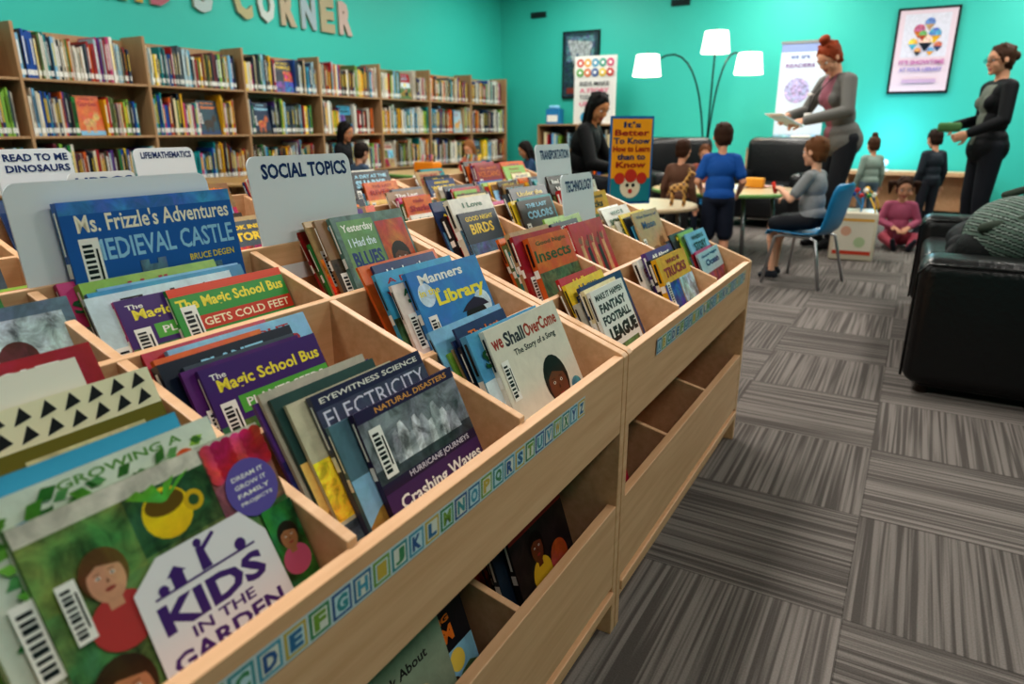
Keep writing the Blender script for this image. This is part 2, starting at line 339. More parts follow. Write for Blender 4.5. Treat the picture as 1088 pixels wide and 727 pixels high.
def art_seeds(f):
    f.rect(0,0,1,1,hx('4b2a74')); f.text('The',0.12,0.93,0.12,0.04,WHITE); f.text('Magic School Bus',0.53,0.85,0.88,0.11,hx('f2e24a'),0.03)
    f.rect(0.2,0.64,1,0.76,hx('5fb04a')); f.text('PLANTS SEEDS',0.6,0.70,0.7,0.06,WHITE,0.02)
    f.rect(0,0,1,0.6,hx('3e6e3a'),0.9)
    for i in range(9):
        t=i*2*math.pi/9; f.disc(0.55+0.19*math.cos(t),0.40+0.15*math.sin(t),0.12,hx('e067a0' if i%2 else 'f08bb8'),a=0.25)
    f.disc(0.55,0.40,0.09,hx('e8c030'),a=0.5); f.barcode(0.05,0.45,0.12,0.3)
def art_cold(f):
    f.rect(0,0,1,1,hx('3f9a48')); f.rect(0,0.93,1,1,hx('e04a2a')); f.text('The Magic School Bus',0.5,0.84,0.94,0.12,hx('f2e24a'),0.035); f.rect(0.15,0.62,1,0.74,hx('c8402a')); f.text('GETS COLD FEET',0.58,0.68,0.78,0.07,hx('f5e9c8'),0.02)
    f.rect(0,0,1,0.6,hx('3a6fb0'),0.8); f.disc(0.6,0.4,0.16,hx('6cab3a'),a=0.5); f.barcode(0.05,0.44,0.12,0.4)
def art_castle(f):
    f.rect(0,0,1,1,hx('2a62ae')); f.rect(0,0.93,1,1,hx('4b87c8'),0.3); f.text("Ms. Frizzle's Adventures",0.52,0.88,0.9,0.10,hx('f4ecd8'),0.02)
    f.text('MEDIEVAL CASTLE',0.54,0.73,0.86,0.12,hx('9ccbe8'),0.02); f.rect(0.3,0.0,0.85,0.56,hx('6a7a9a'),0.9); f.text('BRUCE DEGEN',0.8,0.61,0.3,0.04,hx('f0d040')); f.barcode(0.06,0.5,0.1,0.3)
    f.poly([(0.35,0.56),(0.35,0.64),(0.4,0.64),(0.4,0.61),(0.45,0.61),(0.45,0.64),(0.5,0.64),(0.5,0.56)],hx('6a7a9a'),0.5)
def art_blues(f):
    f.rect(0,0,1,1,hx('5c7870'),0.5); f.rect(0.06,0.5,0.53,0.96,hx('6e9a62'),0.2); f.text('Yesterday',0.30,0.89,0.42,0.08,WHITE,0.02); f.text('I Had the',0.30,0.78,0.36,0.07,hx('d8e8f0')); f.text('BLUES',0.30,0.64,0.40,0.13,hx('23427c'),0.04)
    f.rect(0.55,0.15,0.97,0.92,hx('b8452e'),0.3); f.face(0.76,0.58,0.14,hx('5e3220'),hx('17100c'),hx('c8a040')); f.rect(0.08,0.05,0.5,0.42,hx('3c6aa0'),0.8)
def art_soul(f):
    f.rect(0,0,1,1,hx('e2dfd2')); f.text('SOUL',0.36,0.88,0.5,0.10,BLACK,0.05); f.text('LISTEN',0.32,0.74,0.5,0.08,BLACK,0.04); f.disc(0.72,0.56,0.30,BLACK,n=32); f.disc(0.72,0.56,0.24,hx('f4f2ea'),n=32); f.disc(0.72,0.56,0.12,hx('d8a820'),n=32); f.disc(0.2,0.4,0.18,hx('3e8f4a'),a=0.5)
def art_gold(f):
    f.rect(0,0,1,1,hx('6f6a20')); f.rect(0,0.80,1,1,hx('e4e0c0'))
    for i in range(7):
        for j in range(2): f.poly([(0.04+0.135*i,0.82+0.09*j),(0.10+0.135*i,0.90+0.09*j),(0.14+0.135*i,0.84+0.09*j)],BLACK)
    f.rect(0.15,0.25,0.85,0.74,hx('cfc79a'),0.3); f.text('Kalinka',0.5,0.6,0.5,0.1,BLACK,0.02)
def art_ready(f):
    f.rect(0,0,1,1,hx('9ed0dc'),0.05); f.rect(0,0.94,1,1,hx('3f9cc0')); f.text('READY SET',0.5,0.86,0.86,0.11,hx('c9382c'),0.05); f.rect(0,0,1,0.6,hx('5c9b3a'),1)
def art_leaf(f):
    f.rect(0,0,1,1,hx('d4dccf'),0.1); f.text('GROWING A',0.6,0.965,0.5,0.03,hx('5b8f3a'))
    for i in range(110):
        u=R.uniform(0.03,0.9);v=R.uniform(0.45,0.96); g=R.uniform(0.6,1.2); a=R.uniform(-0.6,0.9); du=0.09*g*math.cos(a);dv=0.07*g*math.sin(a)
        f.poly([(u,v),(u+du*0.5-dv*0.3,v+dv*0.5+du*0.25),(u+du,v+dv),(u+du*0.5+dv*0.3,v+dv*0.5-du*0.25)],hx(R.choice(['4f8f2e','79b048','2f6f2c','5a9a5a'])),0.4)
    f.disc(0.82,0.88,0.05,hx('d85a2a')); f.disc(0.2,0.86,0.06,hx('3a86c0'),a=0.3); f.poly([(0.25,0.87),(0.34,0.90),(0.26,0.84)],hx('3a86c0')); f.barcode(0.06,0.45,0.1,0.25)
def art_ff(f):
    f.rect(0,0,1,1,hx('ecebe6')); f.text('MAKE IT HAPPEN',0.5,0.92,0.84,0.06,BLACK,0.04); f.text('FANTASY',0.5,0.81,0.8,0.09,hx('26262c'),0.05); f.text('FOOTBALL',0.5,0.69,0.84,0.09,hx('26262c'),0.05); f.text('LEAGUE',0.55,0.54,0.84,0.14,BLACK,0.07); f.rect(0.1,0.08,0.9,0.42,hx('5a7a4a'),0.9)
def art_red(f):
    f.rect(0,0,1,1,hx('b81f2e'),0.12)
    for i in range(5):
        u=0.18+0.16*i; b=hx('2a1414' if i%2 else 'd8a070'); f.disc(u,0.80-0.04*(i%2),0.045,hx('8a5a3c')); f.poly([(u-0.06,0.3),(u+0.06,0.3),(u+0.04,0.75-0.04*(i%2)),(u-0.04,0.75-0.04*(i%2))],b,0.3); f.poly([(u+0.03,0.7),(u+0.09,0.84),(u+0.07,0.85),(u+0.01,0.7)],b)
def art_dino(f):
    f.rect(0,0,1,1,hx('2c2220')); f.rect(0,0.1,1,0.72,hx('6d5648'),1); f.text('WORLD',0.5,0.83,0.7,0.08,WHITE,0.03); f.text('REMARKABLE',0.5,0.94,0.8,0.04,hx('c8b8a0'))
    f.disc(0.4,0.5,0.22,hx('8a705c'),a=0.8); f.disc(0.36,0.54,0.05,BLACK); f.poly([(0.5,0.42),(0.85,0.38),(0.82,0.48),(0.55,0.58)],hx('8a705c'),0.8)
def art_photo(f):
    f.rect(0,0,1,1,hx('5d7386'),0.4); f.rect(0.08,0.5,0.92,0.92,hx('a9b7c0'),1); f.text('Hannah',0.6,0.38,0.5,0.07,WHITE,0.02); f.disc(0.5,0.68,0.14,hx('5b3a2a'),a=0.6)
def art_body(f):
    f.rect(0,0,1,1,hx('8fa08a'),0.1); f.text('A Book About',0.45,0.86,0.7,0.07,BLACK,0.02); f.disc(0.55,0.45,0.28,hx('c8b088'),a=0.5); f.disc(0.5,0.3,0.2,hx('e0dcc8'),a=0.5)
def art_ball(f):
    f.rect(0,0,1,1,hx('2c2422'),0.6); f.face(0.4,0.72,0.13,hx('6a3c22'),hx('17100e'),hx('d8b030')); f.disc(0.72,0.5,0.16,hx('b8602a'),a=0.3); f.text('1',0.4,0.4,0.1,0.12,hx('d8b030'),0.05); f.rect(0,0.92,1,1,hx('b02a24'))
def art_tools(f):
    f.rect(0,0,1,1,hx('a81824'),0.1); f.text('DIRTY',0.5,0.85,0.7,0.12,WHITE,0.04); f.text('WORKERS',0.5,0.7,0.7,0.1,WHITE,0.04); f.rect(0.2,0.1,0.8,0.55,hx('505050'),0.9)

# ------------------------------------------------------------ room
XL,XR,YF,YB,ZC=-5.62,4.2,-3.2,9.42,3.0
def plane_box(name,x0,x1,y0,y1,z0,z1,mat):
    mb=MB(); mb.box(x0,x1,y0,y1,z0,z1); return mb.obj(name,[mat])
plane_box('floor',XL-0.1,XR+0.1,YF-0.1,YB+0.1,-0.1,0,M_CARPET)
plane_box('ceiling',XL-0.1,XR+0.1,YF-0.1,YB+0.1,ZC,ZC+0.1,M_CEIL)
plane_box('wall_left',XL-0.1,XL,YF-0.1,YB+0.1,0,ZC,M_TEAL)
plane_box('wall_right',XR,XR+0.1,YF-0.1,YB+0.1,0,ZC,M_TEAL)
plane_box('wall_back',XL,XR,YB,YB+0.1,0,ZC,M_TEAL)
plane_box('wall_front',XL,XR,YF-0.1,YF,0,ZC,M_TEAL)
plane_box('baseboard_back',XL,XR,YB-0.012,YB,0,0.1,M_TRIM)
plane_box('baseboard_left',XL,XL+0.012,YF,YB-0.012,0,0.1,M_TRIM)
plane_box('baseboard_right',XR-0.012,XR,YF,YB-0.012,0,0.1,M_TRIM)
def troffer(x,y,p):
    mb=MB(); mb.box(x-0.3,x+0.3,y-0.6,y+0.6,ZC-0.02,ZC-0.001,WHITE,0)
    mb.box(x-0.27,x+0.27,y-0.57,y+0.57,ZC-0.024,ZC-0.02,WHITE,1)
    mb.obj('ceiling_light_panel',[M_MATTE,M_PANEL])
    l=bpy.data.lights.new('ceiling_light','AREA'); l.shape='RECTANGLE'; l.size=0.54; l.size_y=1.14; l.energy=p; l.color=(1,0.95,0.885)
    o=bpy.data.objects.new('ceiling_light',l); o.location=(x,y,ZC-0.04); S.collection.objects.link(o)
for x,y,p in [(-4.2,-0.6,16),(-4.2,2.6,22),(-4.2,5.4,26),(-4.2,8.0,28),(-1.6,0.4,42),(-1.6,3.0,34),(-1.6,6.0,38),(-1.6,8.2,42),(1.2,0.2,22),(1.2,3.0,24),(1.2,6.2,38),(1.2,8.2,46)]:
    troffer(x,y,p)

# ------------------------------------------------------------ book browsers
SL=0.364; ROW=0.183; DEP=0.55; HF=0.61; LEN=1.072; TD=0.148
def browser(X0,Y0):
    mb=MB(); W=hx('ffffff'); x=lambda s:X0-s
    zt=lambda s:HF+SL*s
    T=0.02
    prof=[(x(0),0.0),(x(0),HF-0.006),(x(0.006),HF),(x(DEP),zt(DEP)),(x(DEP),0.0)]
    mb.extr(prof,Y0,Y0+T,W); mb.extr(prof,Y0+LEN-T,Y0+LEN,W)
    zf=lambda s:zt(s)-TD
    ya,yb=Y0+T,Y0+LEN-T; cw=(yb-ya)/3
    mb.box(x(0.02),x(0.001),ya,yb,HF-0.155,HF-0.004,W)
    mb.extr([(x(0.02),zf(0.02)+0.012),(x(0.02),zf(0.02)),(x(DEP-0.012),zf(DEP-0.012)),(x(DEP-0.012),zf(DEP-0.012)+0.012)],ya,yb,W)
    for k in (1,2):
        s=ROW*k+0.005
        mb.extr([(x(s-0.006),zt(s)-0.004),(x(s-0.006),zf(s)+0.008),(x(s+0.006),zf(s)+0.01),(x(s+0.006),zt(s)-0.002)],ya,yb,W)
    mb.box(x(DEP),x(DEP-0.012),ya,yb,0.06,zt(DEP)-0.004,W)
    for c in (1,2):
        y=ya+cw*c
        mb.extr([(x(0.019),zf(0)+0.006),(x(0.019),zt(0.019)-0.003),(x(DEP-0.01),zt(DEP-0.01)-0.003),(x(DEP-0.01),zf(DEP)+0.004)],y-0.007,y+0.007,W)
    mb.box(x(0.02),x(0.001),ya,yb,0.115,0.30,W)
    mb.box(x(DEP-0.012),x(0.02),ya,yb,0.10,0.115,W)
    mb.box(x(0.285),x(0.273),ya,yb,0.115,0.36,W)
    for c in (1,2):
        y=ya+cw*c
        mb.extr([(x(0.019),0.115),(x(0.019),0.29),(x(0.28),0.35),(x(DEP-0.012),0.35),(x(DEP-0.012),0.115)],y-0.007,y+0.007,W)
    mb.box(x(0.03),x(-0.004),ya,yb,0.082,0.104,W)
    mb.box(x(0.045),x(0.03),ya,yb,0.0,0.082,W)
    mb.obj('book_browser_bin',[M_WOOD],loc=(X0-DEP/2,Y0+LEN/2,0),bevel=0.0015)
def fill(X0,Y0,heroes={},skip=(),low=(3,6,9),seed=0,hsc=1.0,back={}):
    R.seed(seed+100); mb=MB()
    ya=Y0+0.02; cw=(LEN-0.04)/3
    zf=lambda s:HF+SL*s-TD+0.016
    for r in range(3):
        for c in range(3):
            if (r,c) in skip: continue
            s=ROW*r+0.028; send=ROW*(r+1)+(-0.004 if r<2 else -0.014)
            hs=heroes.get((r,c),[]); i=0
            L0=math.radians(R.uniform(17,27) if not hs else 25)
            y0=ya+cw*c+0.012; avail=cw-0.028
            if (r,c) in back:
                w,h,t,cc,art,yo,Lb=back[(r,c)]; Lb=math.radians(Lb); sb=send-0.134*math.tan(Lb)-t/math.cos(Lb)
                book(mb,(X0-sb,y0+yo,zf(sb+t)),Lb,w,h,t,cc,art); send=sb+0.134*math.tan(L0)-0.004
            hcap=max([q[1] for q in hs]) if hs else 0.245
            drift=R.uniform(0,max(0.0,avail-0.19)); thin=R.random()<0.6
            while True:
                if i<len(hs): w,h,t,cc,art,yo=hs[i]; yw=0
                else:
                    w=R.uniform(0.15,0.225);h=min(R.uniform(0.175,0.235)*hsc,hcap);t=R.choice([0.003,0.004,0.005,0.006] if thin else [0.005,0.008,0.010,0.014]);cc=R.choice(PALC);art=None
                    drift+=R.uniform(-0.03,0.03); base=hs[-1][5] if hs else drift
                    yo=max(0,min(avail-w,base+R.uniform(-0.02,0.025))); yw=R.uniform(-0.02,0.02)
                L=L0+math.radians(0.8*i if (r,c) not in back else 0)
                if s+ t/math.cos(L)+0.134*math.tan(L)>send: break
                book(mb,(X0-s,y0+yo,zf(s+t)),L,w,h,t,cc,art,yaw=yw)
                s+=t/math.cos(L)+0.0014; i+=1
    if low:
        for c in range(3):
            s=0.04;i=0; n=R.choice(low); L0=math.radians(18)
            hs=heroes.get(('L',c),[]); n=max(n,len(hs))
            y0=ya+cw*c+0.012; avail=cw-0.028
            while i<n:
                if i<len(hs): w,h,t,cc,art,yo=hs[i]
                else: w=R.uniform(0.15,0.22);h=R.uniform(0.17,0.22);t=R.choice([0.006,0.008,0.012]);cc=R.choice(PALC);art=None;yo=R.uniform(0,avail-w)
                L=L0+math.radians(i)
                if s+0.24*math.tan(L)+t>0.268: break
                book(mb,(X0-s,y0+yo,0.117),L,w,h,t,cc,art); s+=t/math.cos(L)+0.002;i+=1
    mb.obj('picture_books',[M_BOOK],loc=(X0-DEP/2,Y0+LEN/2,0.5))
XA=-0.411; Y1=0.066; Y2=1.142
def strip(X0,y0,y1,z0,z1):
    mb=MB(); fr=Frame(mb,V3((X0+0.0005,y0,z0)),V3((0,1,0)),V3((0,0,1)),V3((1,0,0)),y1-y0,z1-z0)
    fr.rect(0,0,1,1,hx('c4d2d4')); k0=fr.k
    cs=['2f6f98','3f8a5a','4a98b0','7aa03c','2a5a90','c8ac48','3a9096']
    al='ABCDEFGHIJKLMNOPQRSTUVWXYZ'
    for i,ch in enumerate(al):
        fr.k=k0; a=(i+0.06)/26;b=(i+0.94)/26
        fr.rect(a,0.08,b,0.92,hx(cs[(i*3)%7])); fr.rect(a+0.004,0.17,b-0.004,0.83,hx('dcdcd0' if i%2 else 'c0d8de'))
        fr.text(ch,(a+b)/2,0.5,0.020,0.55,hx(cs[(i*3+2)%7]),0.05)
    mb.obj('alphabet_border_strip',[M_BOOK])
for X0,Y0 in [(XA,Y1-1.076),(XA,Y1),(XA,Y2)]: browser(X0,Y0)
strip(XA,0.205,0.945,0.558,0.591)
strip(XA,1.30,2.13,0.556,0.591)
H1={(0,0):[(0.228,0.245,0.009,hx('6f8f55'),art_garden,0.095),(0.22,0.258,0.012,hx('dfe6dc'),art_leaf,0.065),(0.23,0.262,0.012,hx('9ed0dc'),art_ready,0.035)],
 (0,1):[(0.195,0.208,0.008,hx('34244c'),art_waves,0.10),(0.185,0.20,0.006,hx('5a7a88'),None,0.07),(0.20,0.232,0.008,hx('4a4d66'),art_elec,0.07),(0.18,0.228,0.005,hx('c9c2a8'),None,0.045),(0.17,0.235,0.005,hx('2f4d4a'),None,0.035),(0.17,0.24,0.005,hx('b8b0a0'),None,0.03)],
 (0,2):[(0.235,0.232,0.009,hx('e6e2d6'),art_over,0.055),(0.22,0.225,0.012,hx('5aa0c8'),None,0.025)],
 (1,0):[(0.17,0.205,0.01,hx('7b7428'),art_gold,0.15),(0.21,0.225,0.014,hx('eceadf'),art_soul,0.05)],
 (1,1):[(0.185,0.185,0.006,hx('4b2a74'),art_seeds,0.03),(0.18,0.185,0.005,hx('5b2a74'),None,0.015)],
 (1,2):[(0.215,0.228,0.009,hx('3f86c8'),art_manners,0.10),(0.2,0.21,0.006,hx('e8d8d0'),None,0.07)],
 (2,0):[(0.15,0.195,0.007,hx('5d7386'),art_photo,0.19),(0.19,0.25,0.01,hx('2c2220'),art_dino,0.05)],
 (2,1):[(0.20,0.175,0.007,hx('3f9a48'),art_cold,0.12),(0.2,0.17,0.006,hx('c03a80'),art_seeds,0.05),(0.22,0.175,0.008,hx('c8dce4'),None,0.02),(0.24,0.175,0.008,hx('3a8ab0'),None,0.03)],
 (2,2):[(0.2,0.240,0.009,hx('5c8078'),art_blues,0.125),(0.19,0.235,0.007,hx('8a6a4a'),None,0.10)],
 ('L',2):[(0.2,0.22,0.012,hx('2c2422'),art_ball,0.09),(0.2,0.21,0.012,hx('203040'),None,0.06)],('L',1):[(0.2,0.21,0.01,hx('8fa08a'),art_body,0.03)]}
B1={(2,1):(0.262,0.245,0.012,hx('2a62ae'),art_castle,0.035,9)}
H2={(0,0):[(0.17,0.215,0.008,hx('ecebe6'),art_ff,0.05)],(1,1):[(0.2,0.235,0.01,hx('c21f2e'),art_red,0.0)],('L',0):[(0.16,0.2,0.01,hx('a81824'),art_tools,0.05)]}
fill(XA,Y1,H1,seed=1,back=B1); fill(XA,Y2,H2,seed=2,low=(0,)); fill(XA,Y1-1.076,seed=9)
XB=-1.26
for i,y in enumerate([0.02-1.076,0.02,1.096,2.172]):
    browser(XB,y); fill(XB,y,seed=20+i,low=None)

def card(x,y0,y1,z0,z1,lines,lean=8,colr='1d2f6a',hy=0.9,hh=0.085,bg='e4e8ee'):
    mb=MB(); L=math.radians(lean); U=V3((0,1,0));Vv=V3((-math.sin(L),0,math.cos(L)));N=V3((math.cos(L),0,math.sin(L)))
    w=y1-y0;h=(z1-z0)/math.cos(L); r=0.018; pts=[]
    for cx,cy,a0 in [(w-r,r,-90),(w-r,h-r,0),(r,h-r,90),(r,r,180)]:
        for a in range(0,91,15):
            t=math.radians(a0+a); pts.append((cx+r*math.cos(t),cy+r*math.sin(t)))
    O=V3((x,y0,z0)); n=len(pts); C=hx(bg)
    vs=[O+U*a+Vv*b for a,b in pts]+[O+U*a+Vv*b-N*0.003 for a,b in pts]
    mb.raw(vs,[tuple(range(n)),tuple(range(n,2*n))[::-1]]+[(i,i+n,(i+1)%n+n,(i+1)%n) for i in range(n)],C)
    fr=Frame(mb,O,U,Vv,N,w,h)
    v=hy
    for t in lines: fr.text(t,0.53,v,0.84,hh,hx(colr),0.03); v-=hh*1.5
    mb.obj('section_header_card',[M_PLAST])
rx=XA-DEP
card(rx+0.016,0.80,1.045,0.74,0.955,['SOCIAL TOPICS'],hh=0.12,hy=0.88)
card(rx+0.014,0.43,0.72,0.74,0.935,[])
card(rx+0.016,0.10,0.24,0.74,0.85,[])
card(rx+0.016,1.82,2.05,0.74,0.955,['TRANSPORTATION'],hh=0.13,hy=0.86)
card(XA-0.355,1.63,1.83,0.66,0.885,['TECHNOLOGY'],hh=0.13,hy=0.86)
bx=XB-DEP
card(bx+0.02,0.80,0.97,0.76,0.955,['READ TO ME','DINOSAURS'],hh=0.085,hy=0.9)
card(bx+0.02,1.13,1.31,0.76,0.950,['LIFE/MATHEMATICS'],hh=0.09,hy=0.9)
card(XB-0.355,0.86,1.02,0.70,0.905,['LIBROS','ARTS'],hh=0.09,hy=0.9,colr='2c4a8a')

# ------------------------------------------------------------ wall shelving
def shelving():
    mb=MB(); W=WHITE; x0,x1=XL+0.02,-5.33; ys=[-2.9+0.92*i for i in range(14)]
    zs=[0.10,0.57,0.95,1.33]
    for y in ys: mb.box(x0,x1+0.006,y-0.011,y+0.011,0,1.68,W,0)
    for a,b in zip(ys[:-1],ys[1:]):
        for z in zs: mb.box(x0,x1,a+0.011,b-0.011,z-0.018,z,W,0)
        mb.box(x0,x0+0.012,a+0.011,b-0.011,0.1,1.66,hx('8a6a48'),0)
        mb.box(x0,x1-0.02,a+0.011,b-0.011,0,0.08,W,0)
    mb.obj('wall_bookcase',[M_WOOD2],bevel=0.002)
    bk=MB(); R.seed(5)
    cols=PALC+[hx('c8c3b6'),hx('d8d0c0'),hx('5a4030'),hx('303848'),hx('7a2828'),hx('dfd8cc'),hx('6a2a3a'),hx('284858'),hx('404040'),hx('203050')]
    for a,b in zip(ys[:-1],ys[1:]):
        for z in zs:
            y=a+0.015; lim=b-0.015-R.choice([0,0.0,0.05,0.1])
            run=0
            while y<lim:
                if run<=0: base=R.choice(cols); hb=R.uniform(0.23,0.32); run=R.randint(1,7); t0=R.uniform(0.006,0.022)
                run-=1
                if y<lim-0.3 and R.random()<0.012:
                    w=R.uniform(0.18,0.24); cc=R.choice(cols); O=V3((x1-0.03,y+0.005,z+0.001))
                    book(bk,O,math.radians(8),w,0.28,0.012,cc); y+=w+0.015; continue
                t=t0*R.uniform(0.8,1.2); h=min(0.335,hb*R.uniform(0.93,1.04)); d=R.uniform(0.18,0.24)
                c=base if R.random()<0.4 else R.choice(cols)
                if y+t>lim: break
                xf=x1-0.012-R.uniform(0,0.02)
                bk.box(xf-d,xf,y,y+t*0.96,z,z+h,c)
                bk.raw([(xf+0.0006,y+t*.1,z+0.02),(xf+0.0006,y+t*.86,z+0.02),(xf+0.0006,y+t*.86,z+0.055),(xf+0.0006,y+t*.1,z+0.055)],[(0,1,2,3)],WHITE)
                if h>0.22: bk.raw([(xf+0.0006,y+t*.3,z+0.09),(xf+0.0006,y+t*.7,z+0.09),(xf+0.0006,y+t*.7,z+h*0.85),(xf+0.0006,y+t*.3,z+h*0.85)],[(0,1,2,3)],R.choice([WHITE,hx('f2d03a'),BLACK,c]))
                y+=t
    bk.obj('shelved_library_books',[M_BOOK])
shelving()
def wall_letters():
    mb=MB(); cs=['8fc04a','c0a050','b86a7a','6a8ac8','b8c8c8','a8b8a8','b8b088','c8d0cc','b8a890','a0b0b8','b0a488','c8b0a8']
    t="KID'S CORNER"; y=3.44
    for i,ch in enumerate(t):
        if ch==' ': y+=0.16; continue
        w=0.20 if ch not in "I'" else 0.06
        vs,fs=text_geo(ch,0.06); h=0.33 if ch!="'" else 0.1; zc=2.13 if ch!="'" else 2.25
        P=[(XL+0.03,y+(x+0.5)*w,zc+z*h) for x,z in vs]; Q=[(XL+0.002,p[1],p[2]) for p in P]; n=len(P)
        mb.raw(P,fs,hx(cs[i]))
        cnt={}
        for f in fs:
            for a,b in zip(f,f[1:]+f[:1]): cnt[(a,b)]=1
        sd=[(a,b,b+n,a+n) for (a,b) in cnt if (b,a) not in cnt]
        mb.raw(P+Q,[(q[0],q[3],q[2],q[1]) for q in sd],hx('a8a090'))
        y+=w+0.068
    mb.obj('wall_letters_sign',[M_MATTE])
wall_letters()
# ------------------------------------------------------------ back wall items
def poster(name,x0,x1,z0,z1,art):
    mb=MB(); y=YB-0.03
    mb.box(x0,x1,y,YB-0.001,z0,z1,BLACK)
    fr=Frame(mb,V3((x0+0.025,y,z0+0.025)),V3((1,0,0)),V3((0,0,1)),V3((0,-1,0)),x1-x0-0.05,z1-z0-0.05,off=0.002)
    art(fr); return mb.obj(name,[M_BOOK])
def art_p1(f):
    f.rect(0,0,1,1,hx('2f4250'),1); f.rect(0.08,0.55,0.9,0.95,hx('5d7a8a'),1); f.disc(0.55,0.4,0.25,hx('a09880'),a=1); f.rect(0.1,0.05,0.9,0.14,hx('8a3a30')); f.poly([(0.1,0.9),(0.3,0.5),(0.4,0.7),(0.7,0.4),(0.85,0.85)],hx('a8acb0'),1)
def art_p2(f):
    f.rect(0,0,1,1,hx('e2ccd8')); f.rect(0.1,0.42,0.9,0.95,hx('dcd8e6'),0.1)
    for u,v,r,c in [(0.55,0.84,0.09,'6a8ac0'),(0.38,0.76,0.10,'c06a9a'),(0.66,0.70,0.11,'5a8ac0'),(0.3,0.6,0.08,'e0b050'),(0.52,0.62,0.12,'e8c8b0'),(0.74,0.56,0.07,'c85a5a'),(0.45,0.70,0.07,'7ab06a'),(0.62,0.5,0.06,'6a9ac8'),(0.4,0.5,0.06,'d88a60')]: f.disc(u,v,r,hx(c),a=0.6); f.poly([(u-r,v-r*0.2),(u,v-r*1.1),(u+r,v-r*0.2)],hx(R.choice(PAL)),0.3)
    f.text("IT'S SHOWTIME",0.5,0.36,0.8,0.06,hx('c87ab0'),0.04); f.text('AT YOUR LIBRARY',0.5,0.27,0.76,0.055,hx('9a8ac8'),0.03); f.rect(0.2,0.1,0.8,0.15,hx('c8a8c8'))
poster('framed_poster',-4.6,-4.04,1.41,2.29,art_p1)
poster('framed_poster',-0.46,0.14,1.38,2.27,art_p2)
mb=MB()
for x in (-5.0,-2.95,-1.85,-0.6,0.9):
    mb.box(x-0.12,x+0.12,YB-0.02,YB-0.001,2.50,2.575,hx('1c3a3a'))
    for k in range(4): mb.box(x-0.11,x+0.11,YB-0.026,YB-0.02,2.508+0.017*k,2.515+0.017*k,hx('10201f'))
mb.obj('wall_vents',[M_MATTE])
mb=MB(); x0,x1,y0,y1=-4.7,-3.5,8.85,9.25
for a in (x0,(x0+x1)/2-0.01,x1-0.02): mb.box(a,a+0.02,y0,y1,0,1.05,WHITE,0)
for z in (0.05,0.38,0.71,1.04): mb.box(x0,x1,y0,y1,z,z+0.02,WHITE,0)
mb.box(x0,x1,y1-0.01,y1,0,1.05,hx('202024'),1)
R.seed(3)
for z in (0.07,0.40,0.73):
    x=x0+0.03
    while x<x1-0.05:
        t=R.uniform(0.012,0.04)
        if abs(x-(x0+x1)/2)>0.05 and R.random()<0.6: mb.box(x,x+t*.95,y0+0.04,y0+0.24,z,z+R.uniform(0.16,0.26),R.choice(PALC),1)
        x+=t
mb.obj('low_bookcase',[M_WOOD2,M_BOOK])
mb=MB()
mb.box(-4.22,-3.62,9.0,9.02,1.06,1.92,WHITE)
mb.box(-4.1,-3.74,8.93,9.12,1.06,1.075,hx('c8c8c8'))
fr=Frame(mb,V3((-4.22,9.0,1.06)),V3((1,0,0)),V3((0,0,1)),V3((0,-1,0)),0.6,0.86,off=0.002)
fr.rect(0.02,0.02,0.98,0.98,hx('e6e4e0'))
for i,c in enumerate(['d83a2e','e8a52c','3f9ac0','2fa08a','d8487a','5aa848','e0702a','3a5fa0','e8c83a','c83a3a']):
    fr.disc(0.14+0.18*(i%5),0.90-0.14*(i//5),0.085,hx(c)); fr.disc(0.14+0.18*(i%5),0.90-0.14*(i//5),0.04,hx('f2f0ec'))
for i in range(4): fr.text(['KIDS MAKE','A STORY','TODAY WITH','US HERE'][i],0.5,0.6-0.1*i,0.7,0.06,hx('d8487a' if i%2 else '3a3a48'))
fr.disc(0.3,0.1,0.12,hx('3f9ac0')); fr.disc(0.6,0.08,0.1,hx('e0702a'))
mb.obj('activity_sign_board',[M_BOOK])
mb=MB(); mb.box(-4.62,-4.42,8.95,9.1,1.06,1.26,hx('2f7fb8')); mb.box(-4.60,-4.44,8.945,8.95,1.09,1.18,WHITE); mb.bbox((-4.52,9.02,1.285),(0.14,0.1,0.05),0.02,hx('8fc8e8')); mb.obj('tissue_box',[M_PLAST])
# retractable banner
mb=MB(); mb.box(-1.62,-1.08,9.20,9.22,0.1,1.95,WHITE); mb.bbox((-1.35,9.21,0.05),(0.6,0.14,0.09),0.02,hx('909090')); mb.box(-1.63,-1.07,9.19,9.23,1.95,1.98,hx('888888'))
fr=Frame(mb,V3((-1.62,9.20,0.1)),V3((1,0,0)),V3((0,0,1)),V3((0,-1,0)),0.54,1.85,off=0.002)
fr.rect(0,0,1,1,hx('d0dce8')); fr.rect(0,0.95,1,1,hx('8a9ac8')); fr.text('we are',0.4,0.92,0.4,0.022,hx('4a5a9a'),0.02); fr.text('READERS',0.42,0.87,0.6,0.025,hx('7a4a8a'),0.03); fr.disc(0.4,0.72,0.26,hx('a8a0c8'),a=0.8); fr.text('LIBRARY',0.45,0.55,0.7,0.04,hx('4a5a9a'),0.03); fr.rect(0,0,1,0.45,hx('8fb8d0'),0.6)
mb.obj('retractable_banner',[M_BOOK])
mb=MB(); x0,x1,y0,y1=-1.75,-1.0,8.4,8.75
for a in (x0,(x0+x1)/2-0.01,x1-0.02): mb.box(a,a+0.02,y0,y1,0,0.78,WHITE,0)
for z in (0.04,0.41,0.77): mb.box(x0,x1,y0,y1,z,z+0.02,WHITE,0)
mb.box(x0,x1,y1-0.01,y1,0,0.78,WHITE,0)
